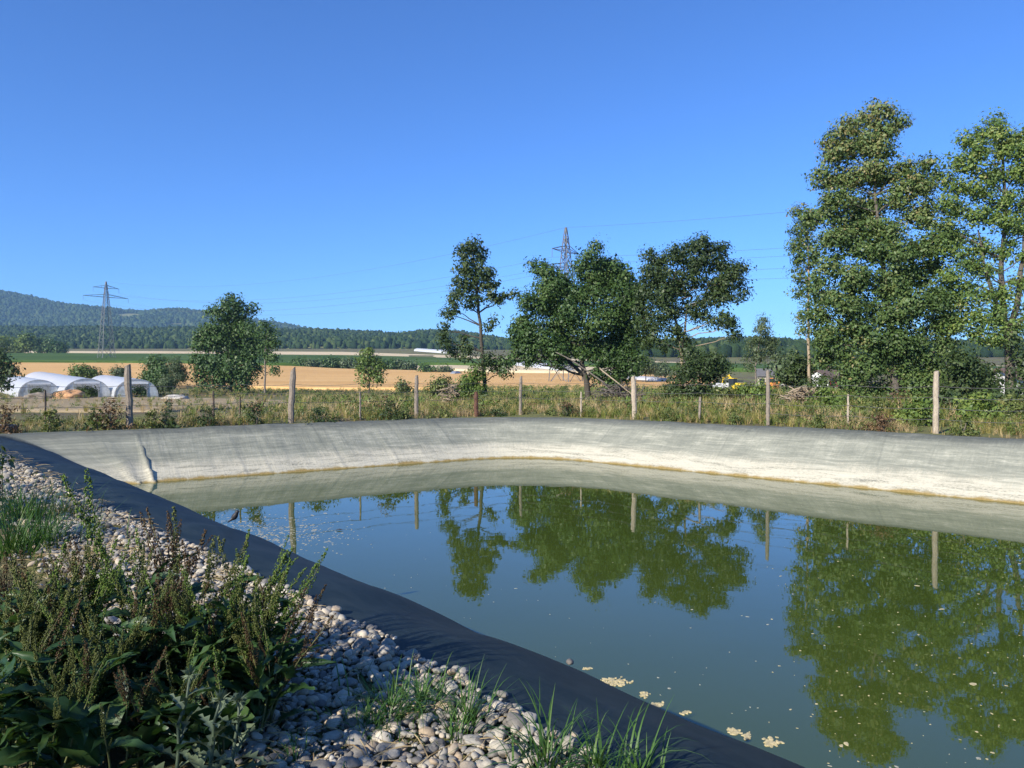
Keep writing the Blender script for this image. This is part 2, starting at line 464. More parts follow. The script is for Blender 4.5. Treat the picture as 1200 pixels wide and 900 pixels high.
PROF_S = [-1.0, 0.0, 0.55, 1.1, 1.6, 1.86, 2.05, 2.25, 2.5, 2.95]
PROF_Z = [-0.66, 0.0, 0.37, 0.745, 1.085, 1.235, 1.30, 1.335, 1.35, 1.355]
def build_liner():
    lp = loop_points([0.055, 0.09, 0.4, 0.09])
    rows = [-1.0, -0.5, -0.2, -0.05, 0.08, 0.22, 0.36, 0.5, 0.65, 0.8, 0.95, 1.1, 1.25, 1.4, 1.52, 1.64, 1.74, 1.82, 1.9, 1.98, 2.06, 2.15, 2.25, 2.38, 2.52, 2.68, 2.82, 2.95]
    V = []; UV = []
    n = len(lp)
    # arc length
    u = [0.0]
    for i in range(1, n):
        u.append(u[-1] + math.hypot(lp[i][0]-lp[i-1][0], lp[i][1]-lp[i-1][1]) + 1e-4)
    folds = [(gx, w) for gx, w in ((0, 0),)]
    # folds on the far-left bank: (u at water, slant, height, width)
    e0 = [i for i in range(n) if lp[i][4] == 0]
    def u_of_px(px):
        best = min((i for i in e0), key=lambda i: abs(600 + F * (lp[i][0]) / (lp[i][1]) - px))
        return u[best]
    FOLD = [(u_of_px(160), 0.10, 0.13, 0.20), (u_of_px(181), 0.12, 0.12, 0.22), (u_of_px(118), 0.1, 0.025, 0.2), (u_of_px(90), 0.1, 0.03, 0.2), (u_of_px(210), 0.1, 0.015, 0.2), (u_of_px(290), 0.1, 0.02, 0.2), (u_of_px(318), 0.1, 0.016, 0.2), (u_of_px(405), 0.1, 0.016, 0.2), (u_of_px(470), 0.1, 0.014, 0.2)]
    smax = {0: 2.62, 1: 2.62, 2: 2.7, 3: 2.95}
    for r, s in enumerate(rows):
        for i, (x, y, nx, ny, e) in enumerate(lp):
            ss = s
            if e in (0, 1, 2):
                ss = min(s, 2.62) if s < 2.9 else 2.66
                if s > 2.6: ss = 2.6 + (s - 2.6) * 0.15
            zz = float(np.interp(ss, PROF_S, PROF_Z))
            uu = u[i]
            nz = 0.0
            if e == 3:
                w = math.exp(-((s - 2.0) / 0.55) ** 2)
                nz += w * (0.085 * mnoise.noise(Vector((uu * 0.75, 0.3, 1))) + 0.02 * mnoise.noise(Vector((uu * 2.1, s * 1.0, 5))))
                nz += 0.018 * mnoise.noise(Vector((uu * 0.9 + s * 1.3, s * 2.2, 9)))
                if 2.1 < s: nz += 0.006 * mnoise.noise(Vector((uu * 1.6 - s, s * 5, 3)))
                if s > 2.75:   # edge dips under the gravel in an uneven line
                    nz -= 0.05 * (s - 2.75) / 0.2
                nz -= 0.055 * math.exp(-((s - 1.95) / 0.35) ** 2)
            else:
                w = min(1, max(0, s / 0.4)) if s > 0 else 0
                nz += w * (0.03 * mnoise.noise(Vector((uu * 1.1 + s * 0.15, s * 0.35, 2))) + 0.010 * mnoise.noise(Vector((uu * 4.5 + s * 0.5, s * 0.5, 7))))
                nz += 0.04 * mnoise.noise(Vector((uu * 0.23, 0, 11))) * min(1, max(0, s / 1.5))
                if s > 2.55: nz -= 0.03
            zf = 0
            if e == 0 and -0.3 < s < 2.1:
                for (u0, sl, hgt, wid) in FOLD:
                    du = uu - (u0 - sl * s)
                    amp = hgt * max(0, 1 - (s / 1.95) ** 2)
                    wd = wid * (0.5 + 0.5 * max(0, 1 - s / 2.0))
                    if -wd < du <= 0.0:        # a flap: rises slowly, drops sharply on the far side from the sun
                        zf = max(zf, amp * (1 + du / wd) ** 1.6)
            px_, py_ = x + nx * ss - nx * (nz + zf) * 0.55, y + ny * ss - ny * (nz + zf) * 0.55
            V.append((px_, py_, zz + (nz + zf) * 0.83))
            UV.append((uu, s))
    idx = np.arange(n); Fq = []
    for k in range(len(rows) - 1):
        Fq.append(np.stack([k*n + idx, k*n + (idx+1) % n, (k+1)*n + (idx+1) % n, (k+1)*n + idx], 1))
    Fq = np.concatenate(Fq)[:, ::-1]
    o = np_obj('pond_liner', V, Fq, M['liner'], smooth=True, uv=UV)
    at_ = o.data.attributes.new('soil', 'FLOAT', 'POINT')
    at_.data.foreach_set('value', np.array([0.0 if (e == 3 and s > 1.2) else 1.0 for s in rows for (x, y, nx, ny, e) in lp], dtype=np.float32))
    tag(o, 'dark rubber pond liner, lime-crusted pale grey on the far banks, draped over the near bank', 'pond liner')
build_liner()

# ------------------------------------------------------------------ water
def water_material():
    m, nt, bs, out = new_mat('murky_green_water')
    p = position(nt)
    n = noise_tex(nt, p, 0.15, 3)
    nt.links.new(ramp(nt, n, [(0.3, (0.046, 0.071, 0.011)), (0.7, (0.058, 0.083, 0.014))]), bs.inputs['Base Color'])
    bs.inputs['Roughness'].default_value = 0.015
    bs.inputs['IOR'].default_value = 1.62
    bs.inputs['Specular IOR Level'].default_value = 0.5
    w1 = noise_tex(nt, mapping(nt, p, (1, 1, 1)), 2.2, 2, 0.4)
    w2 = noise_tex(nt, mapping(nt, p, (1, 1, 1)), 9.0, 2, 0.5)
    calm = maprange(nt, noise_tex(nt, p, 0.12, 2), 0.35, 0.65, 0.15, 1.0)
    hgt = mathn(nt, 'MULTIPLY', mathn(nt, 'ADD', w1, mathn(nt, 'MULTIPLY', w2, 0.12)), calm)
    bump(nt, bs, hgt, 0.05, 0.03)
    return m
M['water'] = water_material()
lp = loop_points([0.6, 0.6, 1.5, 0.8])
np_obj('water', [(x + nx*0.25, y + ny*0.25, 0.0) for (x, y, nx, ny, e) in lp], np.arange(len(lp))[None, ::-1], M['water'])['kind'] = 'structure'

# ------------------------------------------------------------------ fields
def crop_material(name, c0, c1, c2, rows=(0.06, 1.2), direction=0.0):
    m, nt, bs, out = new_mat(name)
    p = position(nt)
    mp = nt.nodes.new('ShaderNodeMapping'); mp.inputs['Rotation'].default_value = (0, 0, direction); mp.inputs['Scale'].default_value = (rows[0], rows[1], 1)
    nt.links.new(p, mp.inputs[0])
    n1 = noise_tex(nt, mp.outputs[0], 0.25, 5, 0.6)
    n2 = noise_tex(nt, p, 0.8, 6, 0.75)
    n3 = noise_tex(nt, p, 0.02, 3, 0.6)
    f = mathn(nt, 'ADD', mathn(nt, 'ADD', mathn(nt, 'MULTIPLY', n1, 0.5), mathn(nt, 'MULTIPLY', n2, 0.25)), mathn(nt, 'MULTIPLY', n3, 0.25))
    nt.links.new(ramp(nt, f, [(0.38, c0), (0.5, c1), (0.62, c2)]), bs.inputs['Base Color'])
    bs.inputs['Roughness'].default_value = 0.9
    bs.inputs['Specular IOR Level'].default_value = 0.1
    bump(nt, bs, n2, 0.6, 0.4)
    return m
M['wheat'] = crop_material('ripe_wheat', (0.56, 0.32, 0.115), (0.66, 0.40, 0.155), (0.73, 0.47, 0.20))
M['stubble'] = crop_material('pale_stubble', (0.56, 0.43, 0.25), (0.65, 0.52, 0.32), (0.70, 0.58, 0.38))
M['maize'] = crop_material('green_maize', (0.035, 0.070, 0.014), (0.065, 0.115, 0.024), (0.11, 0.165, 0.04))
M['earth'] = crop_material('trodden_earth', (0.26, 0.19, 0.10), (0.36, 0.28, 0.165), (0.44, 0.36, 0.23), rows=(1, 1))

def field(name, cols, mat, lift, rows=10):
    px = np.array([c[0] for c in cols]); near = np.array([c[1] for c in cols]); far = np.array([c[2] for c in cols])
    xs = np.linspace(px[0], px[-1], 60)
    V = []
    for k in range(rows + 2):
        for x in xs:
            a, b = np.interp(x, px, near), np.interp(x, px, far)
            if k == 0:
                p = gpt(x, a, -0.3)
            else:
                t = (k - 1) / rows
                p0, p1 = gpt(x, a), gpt(x, b)
                D = p0.y + (p1.y - p0.y) * t
                X = (x - 600) / F * D
                p = Vector((X, D, terrf(X, D) + lift + 0.15 * mnoise.noise(Vector((X*0.05, D*0.05, 0)))))
            V.append(p)
    n = len(xs); Fq = []
    i = np.arange(n - 1)
    for k in range(rows + 1):
        Fq.append(np.stack([k*n+i, k*n+i+1, (k+1)*n+i+1, (k+1)*n+i], 1))
    o = np_obj(name, V, np.concatenate(Fq), mat)
    o['kind'] = 'structure'
    return o
field('wheat_field', [(-180, 453, 427), (60, 453, 427), (200, 456, 428), (330, 458, 431), (400, 459, 434.5), (500, 459.5, 437), (560, 460, 438.5), (620, 460, 440), (700, 460, 441), (790, 459, 442.5), (840, 457, 444)], M['wheat'], 0.75, 14)
field('green_field', [(-220, 427, 416.3), (60, 427, 416.3), (230, 428, 417), (330, 430.7, 418.3), (400, 431, 419), (470, 429, 420.3), (530, 429, 422.5), (620, 430, 425), (760, 434, 428), (1000, 438, 432), (1300, 440, 434)], M['maize'], 1.3, 8)
field('pale_field', [(-260, 416.2, 411.6), (60, 416.2, 411.8), (230, 416.8, 412.2), (330, 418.2, 412.6), (400, 418.8, 412.8), (470, 420, 415), (530, 422.2, 417), (600, 425, 420), (700, 427.5, 422), (900, 431, 428), (1300, 433, 430)], M['stubble'], 0.3, 8)
field('stubble_field', [(470, 432.2, 430.6), (520, 434.2, 429.6), (580, 436.5, 430.4), (640, 437.5, 429.5), (720, 439, 432)], M['stubble'], 0.6, 5)
field('earth_track', [(-60, 486, 465.3), (40, 486, 465.3), (120, 485, 465.6), (200, 483, 466.5), (260, 480, 467.5), (335, 476, 469.5)], M['earth'], 0.05, 8)

# ------------------------------------------------------------------ hills and forest
def scatter(name, mat_meshes, P, Rv, S, I, material=None):
    col = bpy.data.collections.new(name + '_kinds')
    for k, me in enumerate(mat_meshes):
        col.objects.link(bpy.data.objects.new('%s_kind_%02d' % (name, k), me))
    me = bpy.data.meshes.new(name)
    P = np.asarray(P, dtype=np.float32)
    me.vertices.add(len(P)); me.vertices.foreach_set('co', P.ravel())
    for nm, typ, dat, key in (('rot', 'FLOAT_VECTOR', Rv, 'vector'), ('scl', 'FLOAT_VECTOR', S, 'vector'), ('kindex', 'INT', I, 'value')):
        a = me.attributes.new(nm, typ, 'POINT')
        a.data.foreach_set(key, np.asarray(dat, dtype=np.int32 if typ == 'INT' else np.float32).ravel())
    o = link(bpy.data.objects.new(name, me))
    g = bpy.data.node_groups.new(name + '_scatter', 'GeometryNodeTree')
    g.interface.new_socket('Geometry', in_out='INPUT', socket_type='NodeSocketGeometry')
    g.interface.new_socket('Geometry', in_out='OUTPUT', socket_type='NodeSocketGeometry')
    gi = g.nodes.new('NodeGroupInput'); go = g.nodes.new('NodeGroupOutput')
    ci = g.nodes.new('GeometryNodeCollectionInfo'); ci.inputs['Collection'].default_value = col
    ci.inputs['Separate Children'].default_value = True; ci.inputs['Reset Children'].default_value = True
    ip = g.nodes.new('GeometryNodeInstanceOnPoints'); ip.inputs['Pick Instance'].default_value = True
    def named(nm, typ):
        n = g.nodes.new('GeometryNodeInputNamedAttribute'); n.data_type = typ; n.inputs[0].default_value = nm
        return n.outputs[0]
    g.links.new(gi.outputs[0], ip.inputs['Points'])
    g.links.new(ci.outputs[0], ip.inputs['Instance'])
    g.links.new(named('kindex', 'INT'), ip.inputs['Instance Index'])
    g.links.new(named('rot', 'FLOAT_VECTOR'), ip.inputs['Rotation'])
    g.links.new(named('scl', 'FLOAT_VECTOR'), ip.inputs['Scale'])
    g.links.new(ip.outputs[0], go.inputs[0])
    md = o.modifiers.new('scatter', 'NODES'); md.node_group = g
    o['kind'] = 'stuff'
    return o

def ico(sub=2):
    bm = bmesh.new(); bmesh.ops.create_icosphere(bm, subdivisions=sub, radius=1.0)
    V = np.array([v.co[:] for v in bm.verts]); Fc = np.array([[v.index for v in f.verts] for f in bm.faces])
    bm.free()
    return V, Fc

def forest_material():
    m, nt, bs, out = new_mat('forest_foliage')
    oi = nt.nodes.new('ShaderNodeObjectInfo')
    n = noise_tex(nt, coord(nt), 5.0, 4, 0.8)
    c = ramp(nt, oi.outputs['Random'], [(0.0, (0.018, 0.038, 0.014)), (0.5, (0.034, 0.062, 0.019)), (0.85, (0.056, 0.088, 0.025)), (1.0, (0.09, 0.12, 0.038))])
    nt.links.new(mixc(nt, 1.0, c, ramp(nt, n, [(0.3, (0.55, 0.55, 0.55)), (0.7, (1.25, 1.25, 1.25))]), 'MULTIPLY'), bs.inputs['Base Color'])
    bs.inputs['Roughness'].default_value = 0.8
    bs.inputs['Specular IOR Level'].default_value = 0.1
    bump(nt, bs, n, 1.0, 0.5)
    return m
M['forest'] = forest_material()

def forest_crowns():
    out = []
    rr = random.Random(5)
    for k in range(5):
        V, Fc = ico(2)
        o = Vector((k * 7.3, 1, 2))
        W = []
        for p in V:
            q = Vector(p)
            s = 1 + 0.45 * mnoise.noise(q * 1.6 + o) + 0.3 * mnoise.noise(q * 3.5 + o)
            if k == 4:   # conifer
                t = (q.z + 1) / 2
                w = (1 - t) * 0.8 + 0.08
                W.append((q.x * w * (1 + 0.25 * mnoise.noise(q * 4 + o)), q.y * w, q.z * 1.25 + 0.2))
            else:
                W.append((q.x * s, q.y * s, q.z * s * 1.05))
        out.append(np_mesh('forest_crown', W, Fc, M['forest']))
    return out
FC = forest_crowns()
M['hill'] = crop_material('hill_meadow', (0.14, 0.16, 0.05), (0.22, 0.22, 0.085), (0.30, 0.28, 0.12), rows=(1, 1))

def hill(name, y0, y1, y2, x0, x1, sil, tree_h, nx=110, ny=30, rough=14.0):
    spx = [s[0] for s in sil]; spy = [s[1] for s in sil]
    def hz(X, Y):
        px = 600 + F * X / y1
        zr = EYE + (HZ - np.interp(px, spx, spy)) / F * y1 - tree_h
        b = terr(X, Y)
        t = np.clip((Y - y0) / (y1 - y0), 0, 1)
        t = t * t * (3 - 2 * t) * 0.55 + t * 0.45
        dn = np.clip((Y - y1) / (y2 - y1), 0, 1)
        return b + (zr - b) * t * (1 - 0.75 * dn * dn)
    xs = np.linspace(x0, x1, nx); ys = np.linspace(y0, y2, ny)
    X, Y = np.meshgrid(xs, ys)
    Z = hz(X, Y)
    N = np.array([[mnoise.noise(Vector((a / 170, b / 210, y0))) * rough for a, b in zip(ra, rb)] for ra, rb in zip(X, Y)])
    Z = Z + N * np.clip((Y - y0) / 150, 0, 1) * np.clip((y1 - Y) / 100, 0.15, 1)
    Z[0] -= 6
    V = np.stack([X.ravel(), Y.ravel(), Z.ravel()], 1)
    i, j = np.meshgrid(np.arange(nx - 1), np.arange(ny - 1))
    a = (j * nx + i).ravel()
    o = np_obj(name, V, np.stack([a, a + 1, a + nx + 1, a + nx], 1), M['hill'], smooth=True)
    o['kind'] = 'structure'
    def sample(xq, yq):
        fx = np.clip((xq - x0) / (x1 - x0) * (nx - 1), 0, nx - 1.001); fy = np.clip((yq - y0) / (y2 - y0) * (ny - 1), 0, ny - 1.001)
        ix = fx.astype(int); iy = fy.astype(int); tx = fx - ix; ty = fy - iy
        return (Z[iy, ix] * (1-tx) + Z[iy, ix+1] * tx) * (1-ty) + (Z[iy+1, ix] * (1-tx) + Z[iy+1, ix+1] * tx) * ty
    return sample

def forest(name, sample, x0, x1, y0, y1, step, size, label, clear=(), seed=1, cut=None):
    rng = np.random.default_rng(seed)
    gx, gy = np.meshgrid(np.arange(x0, x1, step), np.arange(y0, y1, step))
    X = (gx + rng.uniform(-.45, .45, gx.shape) * step).ravel(); Y = (gy + rng.uniform(-.45, .45, gx.shape) * step).ravel()
    Z = sample(X, Y)
    px = 600 + F * X / Y; py = HZ - F * (Z - EYE) / Y
    keep = np.ones(len(X), bool)
    for (cx, cy, rx, ry) in clear:
        keep &= ((px - cx) / rx) ** 2 + ((py - cy) / ry) ** 2 > 1
    if cut is not None: keep &= cut(X, Y)
    X, Y, Z = X[keep], Y[keep], Z[keep]
    n = len(X)
    s = size * rng.uniform(0.7, 1.25, n)
    P = np.stack([X, Y, Z + s * 0.75], 1)
    I = np.where(rng.random(n) < 0.16, 4, rng.integers(0, 4, n))
    S = np.stack([s, s, s * rng.uniform(0.9, 1.45, n)], 1)
    Rv = np.zeros((n, 3)); Rv[:, 2] = rng.uniform(0, 6.28, n)
    o = scatter(name, FC, P, Rv, S, I)
    o['label'] = label
    return o

smp = hill('hill_front', 740, 1250, 1500, -1500, 1150,
           [(-600, 386), (-60, 384), (0, 387), (50, 383), (100, 386), (150, 381), (200, 385), (250, 382), (300, 380), (340, 384.5), (400, 386), (450, 387), (478, 391), (500, 389), (525, 387), (560, 390), (600, 396), (650, 402), (700, 404), (740, 403), (800, 399), (840, 404), (870, 414), (900, 424), (1000, 428), (1400, 428)], 12.0)
forest('front_forest', smp, -1300, 1000, 760, 1330, 6.0, 3.3, 'dense green wood covering the low front ridge', seed=3)
smp2 = hill('hill_back', 1500, 2600, 3100, -3300, 1600,
            [(-900, 345), (-150, 338), (0, 339), (25, 343), (50, 349), (75, 354), (100, 358), (140, 361), (170, 363), (205, 361), (235, 363), (260, 366), (300, 373), (340, 380), (370, 385.5), (410, 389), (440, 388), (480, 393), (560, 402), (700, 410), (2000, 425)], 14.0, rough=20.0)
forest('back_forest', smp2, -2700, 200, 1560, 2750, 11.0, 6.0, 'bluish wood covering the high ridge on the skyline', clear=[(150, 371, 17, 3.6), (211, 381.5, 12, 2.6)], seed=4)

forest('plain_wood', lambda x, y: terr(x, y), 30, 700, 440, 760, 7.0, 3.8, 'distant wood in the plain behind the oak and the houses', seed=6, cut=lambda X, Y: (X / Y > 0.12 + 0.02 * np.sin(Y * 0.05)) | (Y > 620))
# ------------------------------------------------------------------ trees
def leaves_np(rng, C, n_per, spread, size, out_c=None, up=0.5, aspect=0.55, tint0=None, flat=1.0):
    """leaf quads around clump centres C (M,3). Returns V, F, tint"""
    C = np.asarray(C, float)
    Mn = len(C)
    cl = np.repeat(np.arange(Mn), n_per)
    N = len(cl)
    sp = np.asarray(spread, float)
    sp = sp[cl][:, None] if sp.ndim else sp
    off = rng.normal(0, 1, (N, 3)); off *= np.minimum(1, 1.9 / (np.linalg.norm(off, axis=1, keepdims=True) + 1e-6)); off[:, 2] *= 0.75 * flat
    p = C[cl] + off * sp * 0.55
    nrm = rng.normal(0, 0.65, (N, 3)) + off * 0.55
    nrm[:, 2] += up
    if out_c is not None:
        o = p - np.asarray(out_c)[cl]; o /= np.linalg.norm(o, axis=1, keepdims=True) + 1e-6
        nrm += 0.8 * o
    nrm /= np.linalg.norm(nrm, axis=1, keepdims=True) + 1e-9
    a = rng.normal(0, 1, (N, 3)); a[:, 2] -= 0.35
    a -= nrm * np.sum(a * nrm, 1, keepdims=True); a /= np.linalg.norm(a, axis=1, keepdims=True) + 1e-9
    b = np.cross(nrm, a)
    L = size * np.clip(rng.lognormal(-0.06, 0.34, (N, 1)), 0.4, 2.0); W = L * aspect * rng.uniform(0.75, 1.25, (N, 1))
    q0 = p - a * L * 0.5; q1 = p + b * W * 0.5 + nrm * W * 0.12; q2 = p + a * L * 0.5; q3 = p - b * W * 0.5 + nrm * W * 0.12
    V = np.stack([q0, q1, q2, q3], 1).reshape(-1, 3)
    Fq = np.arange(N * 4).reshape(-1, 4)
    ct = rng.normal(0.45, 0.16, Mn) if tint0 is None else tint0
    t = np.clip(ct[cl] + rng.normal(0, 0.14, N), 0, 1)
    return V, Fq, t

def clumps_in_lobes(rng, lobes, cr, cov, hollow=0.25):
    """lobes: (c(3), r(3)). Returns clump centres and the owning lobe centre"""
    C = []; O = []; T = []
    for (c, r) in lobes:
        c = np.array(c); r = np.array(r)
        n = max(3, int(cov * (r[0]*r[2] + r[0]*r[1] + r[1]*r[2]) / 3 * 16.0 / (cr * cr)))
        d = rng.normal(0, 1, (n, 3)); d /= np.linalg.norm(d, axis=1, keepdims=True)
        rad = hollow + (1 - hollow) * rng.random(n) ** 0.5
        rad *= rng.uniform(0.82, 1.12, n)
        C.append(c + d * rad[:, None] * r); O.append(np.repeat(c[None], n, 0))
        T.append(np.clip(rng.normal(0.45, 0.15, n) + rng.normal(0, 0.06), 0, 1))
    return np.concatenate(C), np.concatenate(O), np.concatenate(T)

def wiggle(rr, a, b, n, amp):
    a = Vector(a); b = Vector(b)
    out = []
    L = (b - a).length
    for i in range(n + 1):
        t = i / n
        p = a.lerp(b, t)
        if 0 < i < n:
            p += Vector((rr.uniform(-1, 1), rr.uniform(-1, 1), rr.uniform(-0.5, 0.7))) * amp * L
        out.append(p)
    return out

def tree(name, label, cat, D, base, trunk, lobes, leafmat, barkmat='bark_dark', leaf=0.2, cr=0.45, cov=1.0, per=26, rad=0.22, seed=1, group=None, depth=0.9, limbs=True, hollow=0.25, extra=(), twigs=3, fullness=1.0, aspect=0.55, up=0.5, topbrown=0.0, fill=0):
    """pixel description -> world geometry around the tree's own base"""
    rng = np.random.default_rng(seed); rr = random.Random(seed)
    k = D / F
    bx = (base[0] - 600) * k
    bz = terrf(bx, D) if len(base) < 2 or base[1] is None else EYE - (base[1] - HZ) * k
    root = empty(name, (bx, D, bz), 0, label, cat, group)
    def loc(px, py, dy=0.0):
        return Vector(((px - 600) * k - bx, dy, EYE - (py - HZ) * k - bz))
    L = []
    for lb in lobes:
        px, py, rx, rz = lb[:4]
        dy = lb[4] if len(lb) > 4 else rr.uniform(-0.5, 0.5) * depth * (rx + rz) * k * 0.8
        c = loc(px, py, dy)
        L.append(((c.x, c.y, c.z), (rx * k, (rx + rz) * 0.5 * k * depth, rz * k)))
    if fill:        # smaller lobes in between, so the crown is not a set of separate puffs
        for (c, r) in list(L):
            for _ in range(fill):
                j = [rr.uniform(-0.95, 0.95) for _ in range(3)]
                L.append(((c[0] + j[0]*r[0], c[1] + j[1]*r[1], c[2] + j[2]*r[2]), (r[0]*0.6, r[1]*0.6, r[2]*0.75)))
        cov *= 0.62
    nl0 = len(lobes)
    C, O, T = clumps_in_lobes(rng, L, cr, cov, hollow)
    C[:, 2] = np.maximum(C[:, 2], 0.15)
    zt = C[:, 2]; T = np.clip(T + topbrown * np.clip((zt - np.percentile(zt, 45)) / (zt.max() - zt.min() + 1e-6), 0, 1), 0, 1)
    V, Fq, t = leaves_np(rng, C, int(per * 1.5), cr * fullness * rng.uniform(0.6, 1.7, len(C)), leaf * 0.85, O, up, aspect, T)
    np_obj('crown', V, Fq, M[leafmat], root, tint=t)
    mb = MB()
    if trunk:
        tp = [loc(p[0], p[1], p[2] if len(p) > 2 else 0.0) for p in trunk]
        if tp[0].z > -0.2: tp[0].z = -0.3
        # refine
        pts = [tp[0]]
        for a, b in zip(tp[:-1], tp[1:]):
            pts += wiggle(rr, a, b, 4, 0.015)[1:]
        n = len(pts)
        radii = [rad * 0.66 * (1 - 0.82 * (i / (n - 1)) ** 0.9) * (1.35 if i == 0 else 1) for i in range(n)]
        mb.tube(pts, radii, 8)
        if limbs:
            for (c, r) in L[:nl0]:
                c = Vector(c)
                # start from a trunk point below the lobe
                cand = [i for i, p in enumerate(pts[:-1]) if p.z < c.z - 0.25 * (Vector((c.x, c.y)) - Vector((p.x, p.y))).length and i >= 2]
                i0 = min(cand, key=lambda i: (pts[i] - c).length + 0.0) if cand else 2
                r0 = min(radii[i0] * 0.5, 0.025 + 0.012 * (pts[i0] - c).length)
                path = wiggle(rr, pts[i0], c, 5, 0.05)
                mb.tube(path, [r0 * (1 - 0.75 * j / 5) for j in range(6)], 5, False)
                for q in range(twigs):
                    e = c + Vector((rr.uniform(-1, 1) * r[0], rr.uniform(-1, 1) * r[1], rr.uniform(-0.6, 1) * r[2])) * 0.85
                    s = path[rr.choice((3, 4, 5))]
                    mb.tube(wiggle(rr, s, e, 3, 0.08), [r0 * 0.32, r0 * 0.25, r0 * 0.16, r0 * 0.08], 4, False)
    for (path, r0, r1) in extra:
        pp = [loc(*p) for p in path]
        pts2 = [pp[0]]
        for a, b in zip(pp[:-1], pp[1:]): pts2 += wiggle(rr, a, b, 3, 0.03)[1:]
        m_ = len(pts2) - 1
        mb.tube(pts2, [r0 + (r1 - r0) * i / m_ for i in range(m_ + 1)], 6)
    if mb.v:
        mb.build('trunk' if trunk else 'branches', M[barkmat], root, True)
    return root

# tall slender tree
tree('alder_tree', 'tall slender tree with thin gappy crown and bare dark trunk', 'tree', 50.8, (571, None),
     [(571, 470), (565, 412), (560, 352), (557, 318), (553, 282)],
     [(552, 290, 13, 12), (543, 300, 11, 10), (563, 300, 11, 10), (546, 316, 14, 12), (568, 318, 14, 12), (556, 330, 18, 11), (540, 335, 12, 10), (572, 337, 14, 10),
      (585, 349, 15, 8), (600, 345, 7, 6), (548, 352, 17, 9), (532, 350, 9, 10), (526, 368, 8, 9), (523, 386, 8, 8), (533, 362, 6, 8), (521, 400, 8, 9), (530, 414, 6, 9), (541, 398, 8, 5), (573, 383, 7, 5), (577, 376, 4, 4), (549, 408, 9, 8), (545, 420, 6, 6),
      (582, 424, 13, 12), (592, 433, 9, 8), (570, 420, 8, 8)],
     'leaf_dark', leaf=0.21, cr=0.40, cov=0.42, per=24, rad=0.24, seed=11, hollow=0.2)
tree('shrub', 'leafy shrub at the foot of the slender tree', 'shrub', 50.0, (550, None), None,
     [(548, 448, 12, 12), (558, 440, 9, 14), (543, 460, 10, 9), (560, 462, 10, 10)], 'leaf_bright', leaf=0.18, cr=0.4, cov=0.75, seed=12)

# broad oak
tree('oak_tree', 'broad dark green oak with dense spreading crown', 'tree', 49.0, (690, None),
     [(690, 466), (687, 445), (682, 426), (686, 400), (690, 370), (692, 330)],
     [(689, 303, 13, 12), (695, 318, 20, 15), (716, 316, 18, 15), (730, 330, 14, 14), (637, 322, 12, 11), (640, 338, 20, 14), (660, 333, 16, 13), (664, 352, 26, 18), (700, 348, 28, 20), (733, 356, 16, 18),
      (626, 362, 16, 14), (622, 384, 18, 14), (650, 378, 24, 18), (690, 380, 28, 20), (730, 382, 20, 18), (608, 398, 10, 9), (616, 408, 13, 11), (640, 402, 18, 12), (668, 400, 16, 10), (704, 404, 22, 14), (736, 404, 16, 16),
      (603, 418, 8, 8), (620, 422, 6, 8), (640, 418, 9, 7), (727, 420, 15, 14), (742, 425, 9, 12), (726, 438, 11, 12), (706, 422, 12, 9), (680, 413, 9, 7), (660, 412, 7, 5), (748, 370, 10, 14), (750, 395, 9, 12), (746, 345, 10, 12), (612, 378, 8, 8), (700, 438, 9, 8), (716, 448, 9, 8), (655, 425, 6, 7)],
     'leaf_oak', leaf=0.19, cr=0.46, cov=0.95, per=30, rad=0.34, seed=21, fill=2,
     extra=[([(684, 440), (668, 425), (652, 413), (645, 410)], 0.13, 0.04), ([(688, 446), (700, 432), (712, 415)], 0.12, 0.05)])
tree('maple_tree', 'dark flat-topped tree with two pale bare stems in its crown', 'tree', 45.5, (806, None),
     [(806, 476), (801, 440), (797, 400), (790, 365), (786, 345), (792, 315)],
     [(815, 290, 16, 9), (833, 296, 15, 9), (796, 300, 16, 12), (775, 308, 14, 10), (757, 300, 6, 6), (760, 318, 11, 10), (820, 308, 18, 11), (845, 310, 15, 11), (860, 318, 10, 10), (868, 332, 8, 8), (873, 342, 5, 5), (850, 330, 14, 10),
      (835, 332, 14, 11), (808, 325, 18, 13), (780, 326, 18, 13), (760, 334, 13, 12), (768, 350, 15, 12), (752, 344, 7, 8), (800, 342, 15, 12), (840, 348, 14, 9), (856, 350, 10, 7), (783, 366, 13, 12), (768, 378, 10, 13), (765, 395, 8, 10), (775, 402, 7, 9),
      (845, 372, 9, 8), (858, 380, 8, 9), (836, 378, 6, 6), (862, 392, 5, 6), (810, 362, 12, 9), (826, 352, 12, 9), (790, 388, 11, 9), (752, 360, 9, 11), (756, 380, 8, 10), (780, 346, 12, 10), (822, 372, 9, 8), (800, 402, 9, 8)],
     'leaf_dark', 'bark_pale', leaf=0.17, cr=0.42, cov=1.05, per=28, rad=0.2, seed=31, fill=1,
     extra=[([(799, 408), (803, 380), (805, 358)], 0.09, 0.03), ([(794, 372), (782, 362), (772, 357)], 0.07, 0.02)])
tree('shrub', 'big dark bush under the flat-topped tree', 'shrub', 43.0, (812, None), None,
     [(803, 436, 18, 15), (825, 428, 15, 13), (790, 456, 12, 10), (836, 444, 13, 11), (815, 458, 22, 9), (810, 414, 10, 12), (838, 422, 10, 8), (850, 432, 7, 5), (784, 470, 10, 6), (840, 462, 12, 8)],
     'leaf_dark', leaf=0.17, cr=0.4, cov=0.85, seed=32)
